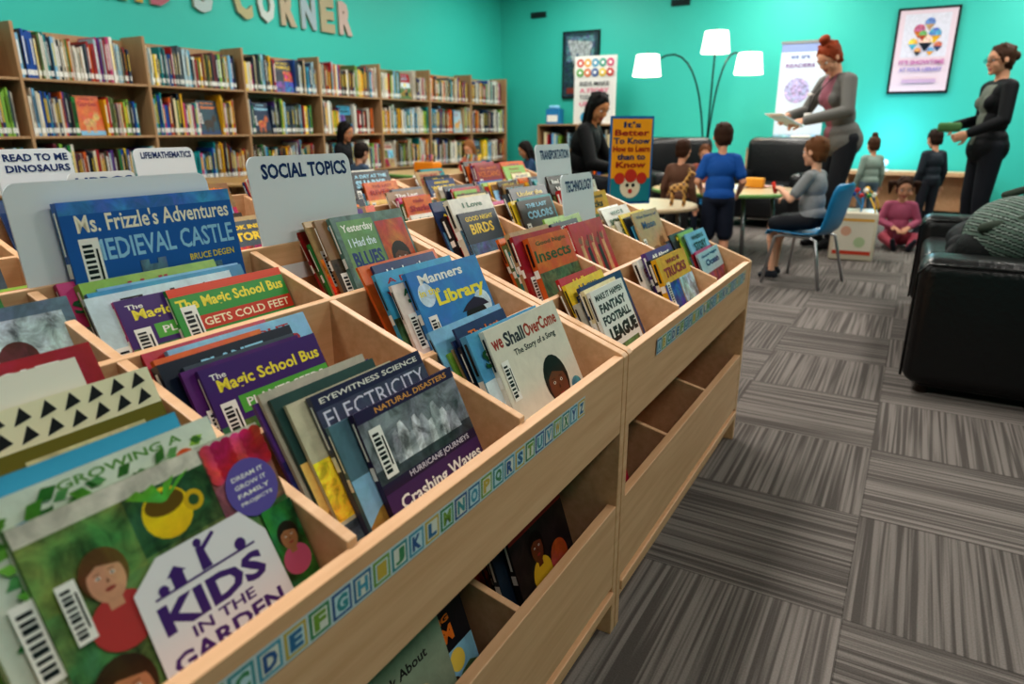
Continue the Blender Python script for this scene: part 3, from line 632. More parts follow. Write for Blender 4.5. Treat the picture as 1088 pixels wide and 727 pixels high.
for z in (0.06,0.43):
    x=x0+0.03
    while x<x1-0.06:
        t=R.uniform(0.015,0.05)
        if abs(x-(x0+x1)/2+0.01)>0.06 and R.random()<0.7: mb.box(x,x+t*.95,y0+0.03,y0+0.22,z,z+R.uniform(0.16,0.28),R.choice(PALC),1)
        x+=t
mb.bbox((-1.6,8.55,0.84),(0.2,0.2,0.1),0.01,hx('d8b060'),1); mb.bbox((-1.2,8.55,0.86),(0.2,0.16,0.14),0.01,hx('e8e4da'),1)
mb.obj('low_bookcase',[M_WOOD,M_BOOK])
def plight(loc,e,c,r=0.05):
    l=bpy.data.lights.new('lamp_bulb','POINT'); l.energy=e; l.color=c; l.shadow_soft_size=r
    o=bpy.data.objects.new('lamp_bulb',l); o.location=loc; S.collection.objects.link(o)
def lamp():
    mb=MB(); bx_,by=-2.17,8.2; D=hx('2a2624')
    mb.lathe((bx_,by,0),[(0.001,0.035),(0.15,0.03),(0.17,0.015),(0.17,0.0)],24,D,0)
    ends=[(-0.62,-0.36,1.66),(0.02,0.02,1.90),(0.36,0.2,1.68)]
    for i,(dx,dy,z) in enumerate(ends):
        pts=[]
        for k in range(15):
            t=k/14
            if i==1: pts.append((bx_+dx*t,by+dy*t,0.03+(z-0.03)*t))
            else:
                a=t*math.pi*0.62; h=(z+0.13)*math.sin(min(a,math.pi/2)) if a<math.pi/2 else (z+0.13)-(0.13)*(1-math.cos((a-math.pi/2)/(0.12*math.pi)*math.pi/2))
                pts.append((bx_+dx*t**2.2,by+dy*t**2.2,0.03+max(h,0)*0.98))
        mb.tube(pts,0.009,D,0,8)
        c=(bx_+dx,by+dy,z)
        mb.lathe(c,[(0.125,0.12),(0.155,-0.10)],28,WHITE,1); mb.lathe(c,[(0.153,-0.10),(0.123,0.12)],28,WHITE,1)
        mb.sphere((c[0],c[1],c[2]),0.035,WHITE,1)
        plight((c[0],c[1],c[2]-0.05),4.5,(1,0.86,0.66),0.04)
        mb.tube([(c[0],c[1],c[2]+0.15),(c[0],c[1],c[2])],0.008,D,0,6)
        for q in range(3):
            t=q*2.094; mb.tube([(c[0],c[1],c[2]+0.11),(c[0]+0.125*math.cos(t),c[1]+0.125*math.sin(t),c[2]+0.115)],0.003,D,0,5)
    mb.obj('arc_floor_lamp',[M_METAL,M_SHADE])
lamp()
# ------------------------------------------------------------ tables & chairs
def table(x,y,r,h,edge='7aa860',top='c8a878'):
    mb=MB(); mb.lathe((x,y,h),[(0.001,0),(r-0.012,0)],40,hx(top),0,False)
    mb.lathe((x,y,h),[(r-0.012,0.0),(r,-0.006),(r,-0.028),(r-0.01,-0.03),(0.001,-0.03)],40,hx(edge),0)
    for q in range(4):
        t=q*math.pi/2+0.6; a=(x+r*0.7*math.cos(t),y+r*0.7*math.sin(t)); b=(x+r*0.82*math.cos(t),y+r*0.82*math.sin(t))
        mb.tube([(a[0],a[1],h-0.03),(b[0],b[1],0.0)],0.016,hx('9a9a9c'),1,10)
    mb.obj('round_activity_table',[M_PLAST,M_METAL])
table(-1.4,6.0,0.6,0.52); table(-1.62,4.5,0.4,0.52,'c8b090','d8c8a8'); table(-4.2,5.88,0.6,0.58); table(-4.6,3.7,0.42,0.62,'b08a58','b08a58')
def chair(x,y,yaw,seat=0.34,s=1.0,colr='1f7fae'):
    mb=MB(); M=Matrix.Rotation(yaw,4,'Z'); C=hx(colr)
    prof=[(0.19,-0.025,0.17),(0.17,0.0,0.185),(0.08,0.0,0.19),(-0.04,-0.008,0.185),(-0.13,0.005,0.175),(-0.18,0.05,0.165),(-0.20,0.12,0.165),(-0.215,0.20,0.17),(-0.23,0.27,0.165),(-0.238,0.305,0.14),(-0.24,0.318,0.09)]
    nu=9; vs=[];fs=[]
    for side in (0,1):
        for i,(py,pz,hw) in enumerate(prof):
            for j in range(nu):
                u=-1+2*j/(nu-1); dip=0.018*(u*u)
                yy=py+ (0.03*u*u if i>4 else 0); zz=pz+(dip if i<=4 else 0)
                off=-0.008*side
                vs.append(V3((u*hw,yy+(off if i>=4 else 0),zz+(off if i<5 else 0)))*s)
    k=len(prof)*nu
    for side in (0,1):
        for i in range(len(prof)-1):
            for j in range(nu-1):
                q=(side*k+i*nu+j,side*k+i*nu+j+1,side*k+(i+1)*nu+j+1,side*k+(i+1)*nu+j); fs.append(q if side==0 else q[::-1])
    for i in range(len(prof)-1):
        for j in (0,nu-1): a=i*nu+j; fs.append((a,a+nu,a+nu+k,a+k))
    for j in range(nu-1):
        for i in (0,len(prof)-1): a=i*nu+j; fs.append((a,a+1,a+1+k,a+k))
    T=lambda v:M@V3(v)+V3((x,y,0))
    mb.raw([T(v+V3((0,0,seat))) for v in vs],fs,C,0,True)
    for sx in (-1,1):
        mb.tube([T((sx*0.20*s,0.17*s,0.0)),T((sx*0.16*s,0.13*s,seat-0.03)),T((sx*0.15*s,0.08*s,seat-0.015)),T((sx*0.15*s,-0.08*s,seat-0.015)),T((sx*0.16*s,-0.13*s,seat-0.03)),T((sx*0.20*s,-0.20*s,0.0))],0.010*s,hx('b8b8bc'),1,8)
    mb.tube([T((-0.15*s,0.05*s,seat-0.018)),T((0.15*s,0.05*s,seat-0.018))],0.009*s,hx('b8b8bc'),1,8)
    mb.tube([T((-0.15*s,-0.05*s,seat-0.018)),T((0.15*s,-0.05*s,seat-0.018))],0.009*s,hx('b8b8bc'),1,8)
    mb.obj('school_chair',[M_PLAST,M_METAL])
def yaw_of(dx,dy): return math.atan2(-dx,dy)
YK=yaw_of(-0.95,0.25)
chair(-0.60,4.98,YK,0.34,1.04,'2a86b8')
chair(-2.62,5.64,yaw_of(1,0.2),0.42,1.15,'20242c')
chair(-1.84,6.98,yaw_of(0.3,-1),0.32,0.95,'2a86b8')
chair(-4.38,6.68,yaw_of(0.1,-1),0.34,1,'2a86b8'); chair(-3.55,6.55,yaw_of(-0.7,-0.7),0.34,1,'3a3f48')
chair(-4.35,4.80,yaw_of(0.2,1),0.34,1,'3a3f48')
def armchair(cx,cy,yaw):
    mb=MB(); M=Matrix.Rotation(yaw,3,'Z'); K=hx('17171a'); T=lambda p:M@V3(p)+V3((cx,cy,0))
    mb.bbox(T((0,0,0.22)),(0.8,0.72,0.24),0.04,K,0,M); mb.bbox(T((0,0.05,0.38)),(0.5,0.6,0.14),0.05,K,0,M)
    mb.bbox(T((0,-0.3,0.56)),(0.74,0.2,0.70),0.08,K,0,M)
    for sx in(-1,1): mb.bbox(T((sx*0.34,0.02,0.36)),(0.16,0.72,0.42),0.06,K,0,M)
    for sx in(-1,1):
        for sy in(-1,1): mb.tube([T((sx*.33,sy*.3,0.11)),T((sx*.33,sy*.3,0))],0.02,K,0,8)
    mb.obj('leather_armchair',[M_LEATH])
armchair(-2.2,7.55,yaw_of(0.5,-0.8)); armchair(-1.35,7.9,yaw_of(-0.1,-1))
def sofa():
    mb=MB(); K=hx('141416'); x0,x1,y0,y1=0.055,0.95,2.95,4.7; cx=(x0+x1)/2; cy=(y0+y1)/2
    mb.bbox((cx+0.02,cy,0.17),(x1-x0-0.05,y1-y0-0.05,0.28),0.03,K)
    for y in (y0+0.12,y1-0.12):
        mb.bbox((cx,y,0.29),(x1-x0,0.24,0.50),0.06,K,seg=5)
        mb.tube([(x0-0.002,y-0.118,0.08),(x0-0.002,y-0.118,0.48),(x0+0.03,y-0.119,0.52),(x1-0.05,y-0.119,0.52)],0.005,hx('0a0a0b'))
    mb.bbox((x1-0.12,cy,0.45),(0.24,y1-y0-0.1,0.70),0.08,K,seg=5)
    n=2; L=(y1-y0-0.48)/n
    for i in range(n): mb.bbox((cx-0.1,y0+0.24+L*(i+.5),0.36),(x1-x0-0.24,L-0.01,0.15),0.05,K,seg=5); mb.bbox((x1-0.28,y0+0.24+L*(i+.5),0.56),(0.16,L-0.01,0.3),0.06,K,seg=5)
    for x in (x0+0.08,x1-0.08):
        for y in (y0+0.08,y1-0.08): mb.tube([(x,y,0.05),(x,y,0)],0.025,hx('2a1c12'),0,10)
    mb.obj('leather_sofa',[M_LEATH])
sofa()
def playcube():
    mb=MB(); cx,cy,a=-0.39,6.16,0.16; h=0.38; M=Matrix.Rotation(0.1,3,'Z')
    mb.bbox((cx,cy,h/2),(2*a,2*a,h),0.015,hx('d8cdb8'),0,M)
    for (nx,ny,c) in [(0,-1,'d8a890'),(-1,0,'d8b878'),(1,0,'8aa8c8')]:
        n=M@V3((nx,ny,0)); u=M@V3((-ny,nx,0)); O=V3((cx,cy,0))+n*(a+0.0005)-u*a*0.85+V3((0,0,0.05))
        fr=Frame(mb,O,u,V3((0,0,1)),n,a*1.7,h-0.1,off=0.002); fr.rect(0,0,1,1,hx('e0d8c8')); fr.disc(0.3,0.65,0.14,hx(c)); fr.disc(0.68,0.35,0.15,hx('b8c8a0')); fr.rect(0.0,0.0,1,0.1,hx('c8452e')); fr.rect(0,0.93,1,1,hx('e0a848'))
    for k,(c,dx) in enumerate([('d83a2e',-0.1),('2f7fb8',0.0),('e8b830',0.1)]):
        pts=[(cx+dx+0.05*math.sin(t*6+k),cy-0.13+0.26*t,h+0.17*math.sin(math.pi*t)) for t in [i/16 for i in range(17)]]
        mb.tube(pts,0.006,hx(c),0,6)
        for i in (4,6,9,12): mb.sphere(pts[i],0.02,R.choice(PALC[:5]))
    mb.obj('activity_play_cube',[M_PLAST])
playcube()
mb=MB(); mb.box(-0.75,0.6,9.0,9.36,0.50,0.54,WHITE,0)
for x in (-0.73,-0.1,0.56): mb.box(x,x+0.03,9.02,9.34,0,0.5,WHITE,0)
mb.box(-0.72,0.58,9.3,9.33,0.1,0.5,WHITE,0)
mb.obj('low_wall_bench',[M_WOOD])
mb=MB(); mb.lathe((-0.35,9.15,0.54),[(0.001,0.02),(0.05,0.015),(0.05,0)],16,hx('d0d0d0'),0); mb.tube([(-0.35,9.15,0.55),(-0.35,9.15,0.60)],0.01,hx('c0c0c0'),0); mb.sphere((-0.35,9.15,0.63),0.035,WHITE,1); mb.obj('globe_table_lamp',[M_PLAST,M_BLUEGLOW])
plight((-0.35,8.95,0.9),11,(0.35,0.72,1.0),0.1)
def standsign():
    mb=MB(); c=V3((-1.27,3.40,0)); n=V3((0.72,-0.69,0)).normalized(); u=V3((-n.y,n.x,0)); w,h=0.235,0.43; z0=0.63
    mb.lathe(c,[(0.001,0.02),(0.12,0.018),(0.13,0)],24,hx('303034'),0); mb.tube([c-n*0.012+V3((0,0,0.01)),c-n*0.012+V3((0,0,z0+0.2))],0.009,hx('303034'),0)
    O=c-u*w/2+V3((0,0,z0)); mb.obox(O,u,V3((0,0,1)),n,w,h,0.006,hx('1f5f9e'))
    f=Frame(mb,O,u,V3((0,0,1)),n,w,h,off=0.0015); f.rect(0,0,1,1,hx('2f6fae')); f.rect(0.04,0.03,0.96,0.97,hx('f8a81e'))
    Bc=hx('14306a')
    for i,(t,s_) in enumerate([("It's",0.4),("Better",0.8),("To Know",0.84),("How to Learn",0.86),("than to",0.66),("Know",0.7)]): f.text(t,0.5,0.905-0.09*i,s_,0.068,Bc if i%2==0 else hx('a02020'),0.03)
    f.rect(0.04,0.03,0.96,0.3,hx('2a8a98')); f.disc(0.5,0.2,0.24,hx('f4e4c8')); f.disc(0.43,0.22,0.04,BLACK); f.disc(0.57,0.22,0.04,BLACK); f.disc(0.5,0.15,0.05,hx('c83a2a'))
    f.disc(0.24,0.3,0.12,hx('c83a2a')); f.disc(0.76,0.3,0.12,hx('c83a2a')); f.disc(0.5,0.33,0.14,hx('c83a2a'))
    mb.obj('book_title_sign_stand',[M_BOOK])
standsign()
mb=MB()
for (x,y,c,z) in [(-4.3,5.75,'e08a20',0.58),(-3.95,6.05,'c8302a',0.58)]:
    mb.bbox((x,y,z+0.052),(0.24,0.16,0.1),0.015,hx(c))
    for i in range(8): 
        a=x-0.08+0.022*i; mb.tube([(a,y,z+0.06),(a+0.01,y+0.02,z+0.17)],0.006,R.choice(PALC),0,6)
mb.obj('crayon_caddies',[M_PLAST])
mb=MB(); R.seed(8)
for i in range(9):
    a=R.uniform(0,6.28); rr=R.uniform(0.1,0.42); x=-1.4+rr*math.cos(a); y=6.0+rr*math.sin(a); rt=R.uniform(0,3)
    U=V3((math.cos(rt),math.sin(rt),0)); Vv=V3((-math.sin(rt),math.cos(rt),0)); mb.obox(V3((x,y,0.521+0.0015*i)),U,Vv,V3((0,0,1)),0.12,0.16,-0.001,R.choice([WHITE,hx('d8eaf4'),hx('f4e8a8'),hx('e8b0b0')]))
mb.bbox((-1.2,6.2,0.562),(0.16,0.1,0.08),0.01,hx('e8a030'))
mb.obj('craft_papers',[M_MATTE])

# ------------------------------------------------------------ organic figures
def ico(sub):
    bm=bmesh.new(); bmesh.ops.create_icosphere(bm,subdivisions=sub,radius=1); r=[v.co.copy() for v in bm.verts]; bm.free(); return r
ICO={1:ico(1),2:ico(2),3:ico(3)}
def organic(prims,vox,smooth=3):
    bm=bmesh.new()
    for p in prims:
        small=(p[3] if p[0]=='c' else max(p[2]))<0.02
        I=ICO[2 if small else 3]; pts=[]
        if p[0]=='c':
            for c,r in((p[1],p[3]),(p[2],p[4])): pts+= [c+v*r for v in I]
        else:
            pts=[p[1]+p[3]@V3((v.x*p[2][0],v.y*p[2][1],v.z*p[2][2])) for v in I]
        vs=[bm.verts.new(q) for q in pts]
        g=bmesh.ops.convex_hull(bm,input=vs)
        dead=[e for e in set(g['geom_interior'])|set(g['geom_unused']) if isinstance(e,bmesh.types.BMVert) and e.is_valid]
        if dead: bmesh.ops.delete(bm,geom=dead,context='VERTS')
    bmesh.ops.recalc_face_normals(bm,faces=bm.faces[:])
    me=bpy.data.meshes.new('tmp'); bm.to_mesh(me); bm.free()
    ob=bpy.data.objects.new('tmp',me); S.collection.objects.link(ob)
    m=ob.modifiers.new('r','REMESH'); m.mode='VOXEL'; m.voxel_size=vox; m.use_smooth_shade=True
    if smooth: m=ob.modifiers.new('s','SMOOTH'); m.factor=0.5; m.iterations=smooth
    dg=bpy.context.evaluated_depsgraph_get(); me2=bpy.data.meshes.new_from_object(ob.evaluated_get(dg))
    n=len(me2.vertices); co=np.empty(n*3,dtype=np.float32); me2.vertices.foreach_get('co',co); co=co.reshape(-1,3)
    fs=[tuple(p.vertices) for p in me2.polygons]
    nf=len(fs); cen=np.empty(nf*3,dtype=np.float32); me2.polygons.foreach_get('center',cen); cen=cen.reshape(-1,3)
    bpy.data.objects.remove(ob); bpy.data.meshes.remove(me); bpy.data.meshes.remove(me2)
    best=np.full(nf,1e9,dtype=np.float32); lab=np.zeros(nf,dtype=np.int32); labels=[]
    for p in prims:
        L=p[5] if p[0]=='c' else p[4]
        if L not in labels: labels.append(L)
        li=labels.index(L)
        if p[0]=='c':
            a=np.array(p[1]);b=np.array(p[2]);ab=b-a; t=np.clip(((cen-a)@ab)/max(ab@ab,1e-9),0,1)
            d=np.linalg.norm(cen-(a+t[:,None]*ab),axis=1)-(p[3]+t*(p[4]-p[3]))
        else:
            M=np.array(p[3]); q=(cen-np.array(p[1]))@M; rr=np.array(p[2]); k0=np.linalg.norm(q/rr,axis=1); k1=np.linalg.norm(q/(rr*rr),axis=1)
            d=k0*(k0-1)/np.maximum(k1,1e-6)
        m_=d<best; best[m_]=d[m_]; lab[m_]=li
    return co,fs,cen,[labels[i] for i in lab]
I3=Matrix.Identity(3)
def figure(name,x,y,yaw,k,pose,cols,hair='short',child=False,hyaw=0,hpitch=0,vox=0.006,sleeve='long',legs='pants',override=None,z=0,girth=None):
    P=[]; C=lambda a,b,r0,r1,l:P.append(('c',V3(a)*k,V3(b)*k,r0*k,r1*k,l)); E=lambda c,r,l,M=I3:P.append(('e',V3(c)*k,tuple(q*k for q in r),M,l))
    g=girth or (1.18 if child else 1.06); sw=0.158 if child else 0.170
    L=math.radians(pose.get('lean',0)); Pv=V3(pose['P']); TM=Matrix.Rotation(-L,3,'X')
    T=lambda d,sx=0,fy=0:Pv+TM@V3((sx,fy,d))
    E(T(0.0),(0.148*g,0.112*g,0.115),'legs',TM); E(T(0.04),(0.148*g,0.118*g,0.11),'top',TM)
    E(T(0.18),(0.128*g,0.100*g,0.15),'top',TM); E(T(0.34,0,0.0),(0.146*g,0.108*g,0.155),'top',TM)
    if child: E(T(0.15,0,0.02),(0.138*g,0.112*g,0.17),'top',TM)
    if cols.get('bust'): 
        for sx in(-1,1): E(T(0.33,sx*0.065,0.075),(0.062,0.055,0.062),'top',TM)
    if cols.get('coat'): C(T(-0.03,-0.035),T(-0.03,0.035),0.128*g,0.128*g,'top')
    C(T(0.455,-sw+0.03),T(0.455,sw-0.03),0.052*g,0.052*g,'top')
    C(T(0.40,-0.07),T(0.40,0.07),0.080*g,0.080*g,'top')
    hh=0.225*(1.36 if child else 1.04)
    nb=T(0.50,0,-0.005)
    HM=Matrix.Rotation(math.radians(hyaw),3,'Z')@Matrix.Rotation(-math.radians(hpitch),3,'X')
    hc=nb+V3((0,0.012,0.04))+HM@V3((0,0.02,0.50*hh)) 
    C(nb-V3((0,0,0.03)),hc-HM@V3((0,0.04,0.15*hh)),0.050,0.046,'skin')
    h=lambda a,b,c:hc+HM@V3((a*hh,b*hh,c*hh))
    E(h(0,-0.03,0.10),(0.325*hh,0.40*hh,0.385*hh),'skin',HM); E(h(0,0.06,-0.16),(0.25*hh,0.28*hh,0.30*hh),'skin',HM)
    C(h(-0.03,0.24,-0.385),h(0.03,0.24,-0.385),0.085*hh,0.085*hh,'skin')
    C(h(0,0.345,0.02),h(0,0.40,-0.115),0.035*hh,0.052*hh,'skin')
    for sx in(-1,1):
        C(h(sx*0.02,0.385,-0.125),h(sx*0.05,0.36,-0.13),0.03*hh,0.03*hh,'skin')
        E(h(sx*0.335,-0.02,-0.02),(0.035*hh,0.07*hh,0.11*hh),'skin',HM)
        E(h(sx*0.15,0.22,-0.14),(0.11*hh,0.10*hh,0.11*hh),'skin',HM)
        C(h(sx*0.07,0.345,0.085),h(sx*0.21,0.29,0.085),0.035*hh,0.03*hh,'skin')
    C(h(-0.075,0.318,-0.245),h(0.075,0.318,-0.245),0.028*hh,0.028*hh,'lip'); C(h(-0.05,0.312,-0.285),h(0.05,0.312,-0.285),0.03*hh,0.03*hh,'lip')
    E(h(0,-0.085,0.150),(0.360*hh,0.42*hh,0.40*hh),'hair',HM); E(h(0,-0.18,-0.06),(0.33*hh,0.28*hh,0.30*hh),'hair',HM)
    # parted hairline, temples and side locks
    C(h(0.06,0.20,0.44),h(-0.24,0.19,0.22),0.055*hh,0.05*hh,'hair'); C(h(0.06,0.20,0.44),h(0.26,0.17,0.24),0.055*hh,0.05*hh,'hair')
    for sx in(-1,1):
        C(h(sx*0.255,0.17,0.22),h(sx*0.315,0.06,-0.06),0.05*hh,0.035*hh,'hair'); C(h(sx*0.20,0.02,0.46),h(sx*0.32,-0.12,0.20),0.07*hh,0.05*hh,'hair'); C(h(sx*0.10,-0.05,0.53),h(sx*0.16,-0.36,0.36),0.05*hh,0.07*hh,'hair')
        C(h(sx*0.27,-0.15,-0.02),h(sx*0.20,-0.28,-0.30),0.08*hh,0.05*hh,'hair')
    if child and hair=='short':
        for q in range(5): C(h(-0.18+0.09*q,0.24-0.02*abs(q-2),0.36),h(-0.20+0.10*q,0.335-0.03*abs(q-2),0.22),0.05*hh,0.025*hh,'hair')
    if hair in('bun','topbun'): E(h(0,-0.10,0.64),(0.19*hh,0.19*hh,0.15*hh),'hair',HM); C(h(0,-0.12,0.5),h(0,-0.10,0.6),0.15*hh,0.12*hh,'hair'); E(h(0.06,-0.02,0.70),(0.08*hh,0.08*hh,0.06*hh),'hair',HM); E(h(-0.09,-0.14,0.69),(0.08*hh,0.09*hh,0.07*hh),'hair',HM)
    if hair in('long','side'):
        for sx in(-1,1): C(h(sx*0.30,-0.05,0.1),h(sx*0.28,0.02,-0.55),0.11*hh,0.10*hh,'hair')
        C(h(0,-0.27,0.0),h(0,-0.24,-0.70),0.26*hh,0.20*hh,'hair'); C(h(-0.15,-0.24,-0.1),h(-0.14,-0.22,-0.68),0.2*hh,0.14*hh,'hair'); C(h(0.15,-0.24,-0.1),h(0.14,-0.22,-0.68),0.2*hh,0.14*hh,'hair')
    if hair=='lowbun': E(h(0,-0.50,0.10),(0.17*hh,0.15*hh,0.17*hh),'hair',HM)
    if hair=='pigtails':
        for sx in(-1,1): C(h(sx*0.35,-0.15,0.25),h(sx*0.55,-0.15,0.2),0.08*hh,0.14*hh,'hair'); C(h(sx*0.55,-0.15,0.2),h(sx*0.55,-0.12,-0.25),0.14*hh,0.05*hh,'hair')
    for i,sx in enumerate((1,-1)):
        sh=T(0.445,sx*sw); el=V3(pose['elbow'][i]); wr=V3(pose['wrist'][i])
        if sleeve=='long': C(sh,el,0.054*g,0.045*g,'top'); C(el,wr-(wr-el).normalized()*0.02,0.045*g,0.036*g,'top'); C(el,wr,0.035*g,0.026*g,'skin')
        else:
            mid=sh.lerp(el,0.70); C(sh,mid,0.054*g,0.054*g,'top'); C(sh,el,0.038*g,0.033*g,'skin'); C(el,wr,0.034*g,0.024*g,'skin')
        d=(wr-el).normalized(); pn=V3(pose.get('palm',[(0,0,-1)]*2)[i]); pn=(pn-d*pn.dot(d)).normalized(); ac=d.cross(pn).normalized()
        curl=math.radians(pose.get('curl',35)); hs=1.1 if child else 1.0
        B=Matrix((ac,d,pn)).transposed()
        E(wr+d*0.045*hs,(0.040*hs,0.048*hs,0.016*hs),'skin',B)
        for q,(off,ln) in enumerate([(-0.029,0.9),(-0.010,1.0),(0.010,0.94),(0.028,0.74)]):
            b0=wr+d*0.078*hs+ac*off*hs; d1=(d*math.cos(curl*0.6)+pn*math.sin(curl*0.6)); b1=b0+d1*0.04*ln*hs
            d2=(d*math.cos(curl*1.5)+pn*math.sin(curl*1.5)); b2=b1+d2*0.038*ln*hs
            C(b0-d*0.02,b1,0.0095*hs,0.0088*hs,'skin'); C(b1,b2,0.0088*hs,0.0072*hs,'skin')
        th=-1 if pose.get('thumb',[1,1])[i]>0 else 1
        t0=wr+d*0.025*hs+ac*th*0.03*hs; t1=t0+(d*0.7+ac*th*0.7).normalized()*0.038*hs+pn*0.008; t2=t1+(d*0.95+ac*th*0.15+pn*0.3).normalized()*0.032*hs
        C(t0,t1,0.014*hs,0.011*hs,'skin'); C(t1,t2,0.011*hs,0.0085*hs,'skin')
    for i,sx in enumerate((1,-1)):
        hp=T(-0.02,sx*0.085); kn=V3(pose['knee'][i]); an=V3(pose['ankle'][i])
        if legs=='shorts':
            m2=hp.lerp(kn,0.9); C(hp,m2,0.084*g,0.076*g,'legs'); C(hp,kn,0.065*g,0.046*g,'skin'); C(kn,an,0.046*g,0.030*g,'skin'); E(kn.lerp(an,0.3),(0.044*g,0.050*g,0.08*g),'skin')
        else:
            C(hp,kn,0.086*g,0.060*g,'legs'); C(kn,an-(an-kn).normalized()*0.02,0.060*g,0.044*g,'legs')
        fd=V3(pose.get('toe',[(0.05,1,0)]*2)[i]); fd=V3((fd.x*sx,fd.y,fd.z)).normalized()
        dn=V3(pose.get('sole',(0,0,-1)))
        hl=an+dn*0.035-fd*0.04; to=an+dn*0.047+fd*0.12
        C(an,hl,0.038,0.036,'shoe'); C(hl,to,0.036,0.030,'shoe'); C(an,an.lerp(to,0.6),0.034,0.034,'shoe')
    co,fs,cen,labs=organic(P,vox*(1 if not child else 0.8))
    if override:
        for i,l in enumerate(labs):
            r=override(l,cen[i]/k)
            if r: labs[i]=r
    fc=[cols[l] for l in labs]
    Mx=Matrix.Translation((x,y,z))@Matrix.Rotation(yaw,4,'Z'); Mn=np.array(Mx)
    cw=co@Mn[:3,:3].T+Mn[:3,3]
    mb=MB(); mb.v=[tuple(r) for r in cw.tolist()]; mb.f=fs; mb.c=fc; mb.m=[0]*len(fs); mb.s=[True]*len(fs)
    W=lambda p:Mx@(V3(p)*k)
    RM=(Matrix.Rotation(yaw,3,'Z')@HM)
    for sx in(-1,1):
        mb.sphere(W(h(sx*0.145,0.305,0.015)),(0.062*hh*k,0.045*hh*k,0.036*hh*k),hx('e8e4e0'),0,RM)
        mb.sphere(W(h(sx*0.145,0.338,0.013)),(0.026*hh*k,0.018*hh*k,0.028*hh*k),hx('2a1c14'),0,RM)
        mb.tube([W(h(sx*0.07,0.385,0.115)),W(h(sx*0.15,0.365,0.135)),W(h(sx*0.23,0.315,0.115))],0.012*hh*k,cols['hair'],0,6)
    if cols.get('glasses'):
        for sx in(-1,1):
            pts=[W(h(sx*0.15+0.085*math.cos(t*math.pi/6),0.40,0.01+0.065*math.sin(t*math.pi/6))) for t in range(13)]
            mb.tube(pts,0.010*hh*k,BLACK,0,5); mb.tube([W(h(sx*0.235,0.39,0.03)),W(h(sx*0.35,0.0,0.02))],0.009*hh*k,BLACK,0,5)
        mb.tube([W(h(-0.065,0.40,0.02)),W(h(0.065,0.40,0.02))],0.010*hh*k,BLACK,0,5)
    return mb,W
SK1=hx('d8a184'); SK2=hx('c98f6c'); SK3=hx('8a5a3c')
def fin(mb,name): mb.obj(name,[M_CLOTH])
ST=dict(P=(0,0,0.93),knee=[(0.10,0.02,0.49),(-0.10,0.02,0.49)],ankle=[(0.10,-0.01,0.085),(-0.10,-0.01,0.085)],elbow=[(0.22,-0.02,1.10),(-0.22,-0.02,1.10)],wrist=[(0.24,0.06,0.86),(-0.24,0.06,0.86)])
def pose(**k): d=dict(ST); d.update(k); return d
def blazer(l,p):
    if l=='top' and p[1]>0.04 and p[2]<1.40 and p[2]>0.93 and abs(p[0])<0.03+0.055*max(0,min(1,(p[2]-0.95)/0.40)): return 'shirt'
    if l=='top' and p[1]>0.08 and p[2]>=1.36 and abs(p[0])<0.075: return 'shirt'
# woman with red bun, grey blazer
yw=yaw_of(-0.80,-0.62)
c=dict(skin=SK1,lip=hx('b05a50'),hair=hx('8a3a1a'),top=hx('6f6d6a'),shirt=hx('98606e'),legs=hx('202127'),shoe=hx('1a1a1c'),bust=True,coat=True)
mb,W=figure('woman',-0.64,6.50,yw,1.0,pose(lean=14,P=(0,-0.05,0.93),elbow=[(0.27,0.14,1.14),(-0.27,0.10,1.13)],wrist=[(0.12,0.38,1.10),(-0.10,0.36,1.06)],palm=[(-0.6,0,-0.8),(0.6,0,-0.8)],thumb=[1,-1],curl=45),c,hair='bun',hpitch=36,hyaw=12,override=blazer,vox=0.0055,girth=1.12)
O=W((-0.14,0.40,1.035)); U=(W((1,0,0))-W((0,0,0))).normalized(); Vv=((W((0,1,0))-W((0,0,0))).normalized()*0.9+V3((0,0,0.42))).normalized(); N=U.cross(Vv)
mb.obox(O,U,Vv,N,0.27,0.2,0.006,hx('f0f0ee')); mb.obox(O+V3((0.02,0,-0.02)),U,Vv,N,0.24,0.18,0.006,hx('c8dfe8'))
mb.tube([W((0.06,0.13,1.40)),W((0.03,0.25,1.25)),W((0.0,0.275,1.12)),W((-0.03,0.25,1.25)),W((-0.06,0.13,1.40))],0.004,BLACK)
mb.bbox(W((0.0,0.275,1.08)),(0.055,0.055,0.085),0.004,WHITE); mb.bbox(W((0.09,0.22,1.27)),(0.05,0.05,0.02),0.004,WHITE)
fin(mb,'woman_with_hair_bun')
c=dict(skin=SK1,lip=hx('b86a60'),hair=hx('3e2618'),top=hx('17181c'),shirt=hx('6d7268'),legs=hx('1c1e26'),shoe=hx('3a2a20'),bust=True,glasses=True,coat=True)
mb,W=figure('w2',0.44,6.75,yaw_of(-0.9,-0.35),0.945,pose(elbow=[(0.24,-0.02,1.13),(-0.24,0.03,1.12)],wrist=[(0.12,0.24,1.08),(-0.16,0.24,1.02)],palm=[(-1,0,0),(1,0,0)],thumb=[1,-1],curl=60),c,hair='lowbun',hyaw=5,hpitch=4,override=blazer,girth=1.1,vox=0.0055)
mb.bbox(W((-0.02,0.33,1.07)),(0.16,0.12,0.07),0.02,hx('4f7a4a'))
fin(mb,'woman_with_glasses')
def sit(seat,**k):
    s=seat; d=dict(P=(0,-0.03,s+0.11),knee=[(0.11,0.40,s+0.06),(-0.11,0.40,s+0.06)],ankle=[(0.11,0.40,0.085),(-0.11,0.40,0.085)],elbow=[(0.24,0.10,s+0.30),(-0.24,0.10,s+0.30)],wrist=[(0.14,0.32,s+0.30),(-0.14,0.32,s+0.30)]); d.update(k); return d
c=dict(skin=hx('c0875f'),lip=hx('9a5048'),hair=hx('0e0b0a'),top=hx('0c0d10'),legs=hx('14151c'),shoe=BLACK)
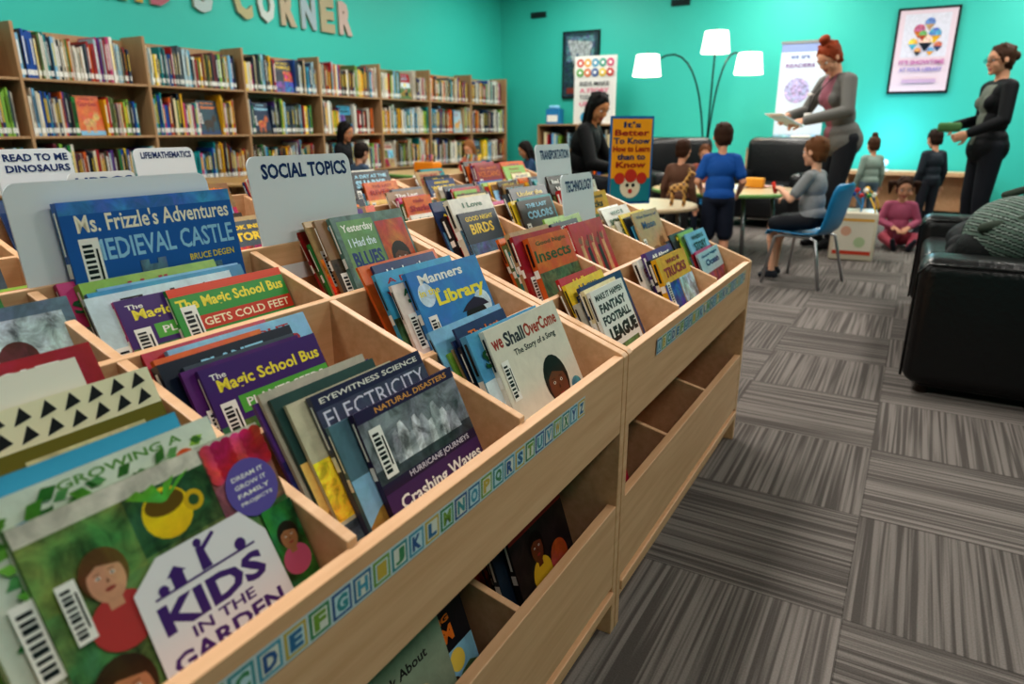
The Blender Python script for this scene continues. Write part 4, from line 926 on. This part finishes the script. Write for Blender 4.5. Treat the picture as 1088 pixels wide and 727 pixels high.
mb,W=figure('w3',-2.60,5.66,yaw_of(1,0.15),1.0,sit(0.44,lean=16,elbow=[(0.27,0.2,0.72),(-0.27,0.2,0.72)],wrist=[(0.12,0.42,0.66),(-0.12,0.42,0.66)]),c,hair='side',hpitch=26,hyaw=-28,vox=0.0065,girth=1.2)
fin(mb,'seated_woman_in_black_jacket')
c=dict(skin=SK1,lip=hx('b86a60'),hair=hx('3a2214'),top=hx('1b549e'),legs=hx('1e2434'),shoe=hx('202024'))
mb,W=figure('boy',-1.15,4.80,yaw_of(-0.3,1),0.585,pose(lean=6,elbow=[(0.25,0.0,1.13),(-0.25,0.02,1.13)],wrist=[(0.23,0.20,1.00),(-0.21,0.24,1.04)],palm=[(-1,0,0),(1,0,0)],thumb=[1,-1]),c,hair='short',child=True,hpitch=12,hyaw=8,sleeve='short',legs='shorts',girth=1.22)
fin(mb,'boy_in_blue_shirt')
k=0.61; s=0.35/k
c=dict(skin=hx('e0ae92'),lip=hx('c07068'),hair=hx('6a4428'),top=hx('8e9092'),legs=hx('1e2026'),shoe=hx('2c3038'))
mb,W=figure('kid2',-0.60,4.98,YK,k,sit(s,P=(0,-0.06,s+0.135),lean=4,knee=[(0.12,0.33,s+0.06),(-0.12,0.33,s+0.05)],ankle=[(0.13,0.36,0.09),(-0.12,0.28,0.09)],elbow=[(0.25,0.08,s+0.34),(-0.25,0.10,s+0.34)],wrist=[(0.12,0.26,s+0.33),(-0.10,0.28,s+0.42)],curl=60),c,hair='short',child=True,hyaw=-8,hpitch=2,sleeve='short',legs='shorts',girth=1.16)
mb.tube([W((-0.06,0.36,s+0.38)),W((-0.06,0.40,s+0.5))],0.012,hx('d84030'))
fin(mb,'boy_in_grey_shirt')
def kid(name,x,y,dx,dy,k,p,hair,top,legs,hc='3a2214',sk=SK1,hp=15,hy=0,sl='long',lg='pants',z=0):
    c=dict(skin=sk,lip=hx('b86a60'),hair=hx(hc),top=hx(top),legs=hx(legs),shoe=hx('30303a'))
    mb,W=figure(name,x,y,yaw_of(dx,dy),k,p,c,hair=hair,child=True,hpitch=hp,hyaw=hy,sleeve=sl,legs=lg,vox=0.0075,z=z); fin(mb,name)
kid('child_at_table',-1.84,6.96,0.3,-1,0.55,sit(0.33/0.55),'short','8a4a3a','303848','5a3418')
kid('child_in_brown_shirt',-1.56,5.22,0.1,1,0.52,pose(lean=5),'short','6a4a3a','303030','3a2010',hp=10)
kid('girl_at_craft_table',-4.38,6.66,0.05,-1,0.56,sit(0.35/0.56),'long','c87a60','404858','8a5a34',hp=25)
kid('child_at_craft_table',-3.57,6.52,-0.7,-0.7,0.56,sit(0.35/0.56),'side','304a6a','303030','1c1412',sk=SK2,hp=25)
kid('girl_in_black_coat',-4.95,5.25,0.9,0.2,0.60,pose(),'long','1c1c22','23232a','15100e',sk=SK2)
kid('child_seated_from_behind',-4.35,4.82,0.2,1,0.56,sit(0.35/0.56),'short','4a5a70','303030','241812')
kid('girl_with_top_knot',-0.42,7.9,-0.5,0.8,0.52,pose(),'topbun','8a9a90','5a6a78','4a3020',sk=SK1,hp=5)
kid('child_in_dark_coat',0.10,7.75,-0.6,0.8,0.56,pose(),'short','2a3038','2a2c34','2c1c14',hp=10)
FL=dict(P=(0,0,0.13),lean=6,knee=[(0.2,0.28,0.16),(-0.2,0.28,0.16)],ankle=[(0.1,0.52,0.07),(-0.1,0.52,0.07)],toe=[(0.3,0.5,0.8),(0.3,0.5,0.8)],sole=(0,0.6,-0.2),elbow=[(0.24,0.08,0.36),(-0.24,0.08,0.36)],wrist=[(0.1,0.28,0.3),(-0.1,0.28,0.3)])
kid('girl_in_pink_on_floor',-0.10,7.0,0.2,-1,0.62,FL,'pigtails','b8607c','a84858','3a2214',hp=12)
# toy giraffe
P=[];C=lambda a,b,r0,r1,l:P.append(('c',V3(a),V3(b),r0,r1,l))
C((-0.03,0,0.10),(0.035,0,0.115),0.022,0.026,'a'); C((0.035,0,0.12),(0.065,0,0.19),0.018,0.010,'a'); C((0.062,0,0.195),(0.092,0,0.185),0.012,0.008,'a')
for a in (-0.035,0.038):
    for b in (-0.014,0.014): C((a,b,0.095),(a+0.004,b,0.05),0.011,0.007,'a'); C((a+0.004,b,0.05),(a,b,0.007),0.007,0.007,'a')
C((-0.05,0,0.105),(-0.062,0,0.06),0.004,0.003,'a')
for b in(-0.006,0.006): C((0.062,b,0.2),(0.058,b*1.3,0.218),0.004,0.0035,'a'); C((0.058,b*2,0.2),(0.05,b*3.2,0.205),0.004,0.003,'a')
co,fs,cen,labs=organic(P,0.0022,2)
mb=MB(); R.seed(4)
cs=[hx('6a4428') if (math.sin(p[0]*160+p[2]*40)*math.sin(p[2]*150+p[1]*90)>0.1) else hx('c89a58') for p in cen]
mb.raw([(v[0]*1.1-1.33,v[1]*1.1+4.45,v[2]*1.1+0.52) for v in co.tolist()],fs,cs,0,True); mb.obj('toy_giraffe',[M_PLAST])
# backpack and striped coat pile on sofa
P=[];E=lambda c_,r,l,M=I3:P.append(('e',V3(c_),r,M,l)); C=lambda a,b,r0,r1,l:P.append(('c',V3(a),V3(b),r0,r1,l))
E((0.38,3.38,0.59),(0.19,0.20,0.16),'a'); E((0.28,3.34,0.53),(0.11,0.12,0.10),'b'); E((0.58,3.52,0.63),(0.16,0.24,0.18),'a'); E((0.33,3.75,0.52),(0.18,0.22,0.10),'d'); E((0.56,3.80,0.60),(0.18,0.22,0.16),'d')
C((0.25,3.24,0.63),(0.46,3.22,0.70),0.02,0.02,'c'); C((0.46,3.22,0.70),(0.58,3.36,0.77),0.02,0.018,'c'); C((0.32,3.48,0.74),(0.48,3.53,0.80),0.016,0.016,'c'); C((0.25,3.6,0.58),(0.5,3.8,0.72),0.05,0.05,'b'); C((0.18,3.4,0.47),(0.28,3.26,0.62),0.014,0.014,'c'); C((0.3,3.9,0.55),(0.2,3.6,0.5),0.04,0.05,'d'); C((0.22,3.6,0.5),(0.16,3.5,0.44),0.05,0.035,'b')
co,fs,cen,labs=organic(P,0.0055,1)
pc=dict(a=hx('1d2422'),b=hx('15191a'),c=hx('3c463c'),d=hx('1a1d20'))
cs=[]
for l,p in zip(labs,cen):
    q=pc[l]
    if l=='a':
        w_=math.sin(p[2]*230+p[0]*90+p[1]*50)
        if w_>0.2: q=hx('5f7268')
        elif w_<-0.8: q=hx('8a9890')
    if l=='d' and math.sin(p[1]*90+p[0]*50)>0.75: q=hx('0c0e10')
    cs.append(q)
mb=MB(); mb.raw(co.tolist(),fs,cs,0,True); mb.obj('backpack_and_coats',[M_CLOTH])

# ------------------------------------------------------------ world & camera
w=bpy.data.worlds.new('World'); S.world=w; w.use_nodes=True; w.node_tree.nodes['Background'].inputs[0].default_value=(0.5,0.6,0.7,1); w.node_tree.nodes['Background'].inputs[1].default_value=0.3
cam=bpy.data.cameras.new('camera'); cam.sensor_width=36; cam.lens=24.09; cam.clip_start=0.05
cam.dof.use_dof=True; cam.dof.focus_distance=1.2; cam.dof.aperture_fstop=4.2
co_=bpy.data.objects.new('camera',cam); co_.location=(0,0,1.0); co_.rotation_euler=(math.radians(90-17.3),0,math.radians(30)); S.collection.objects.link(co_); S.camera=co_
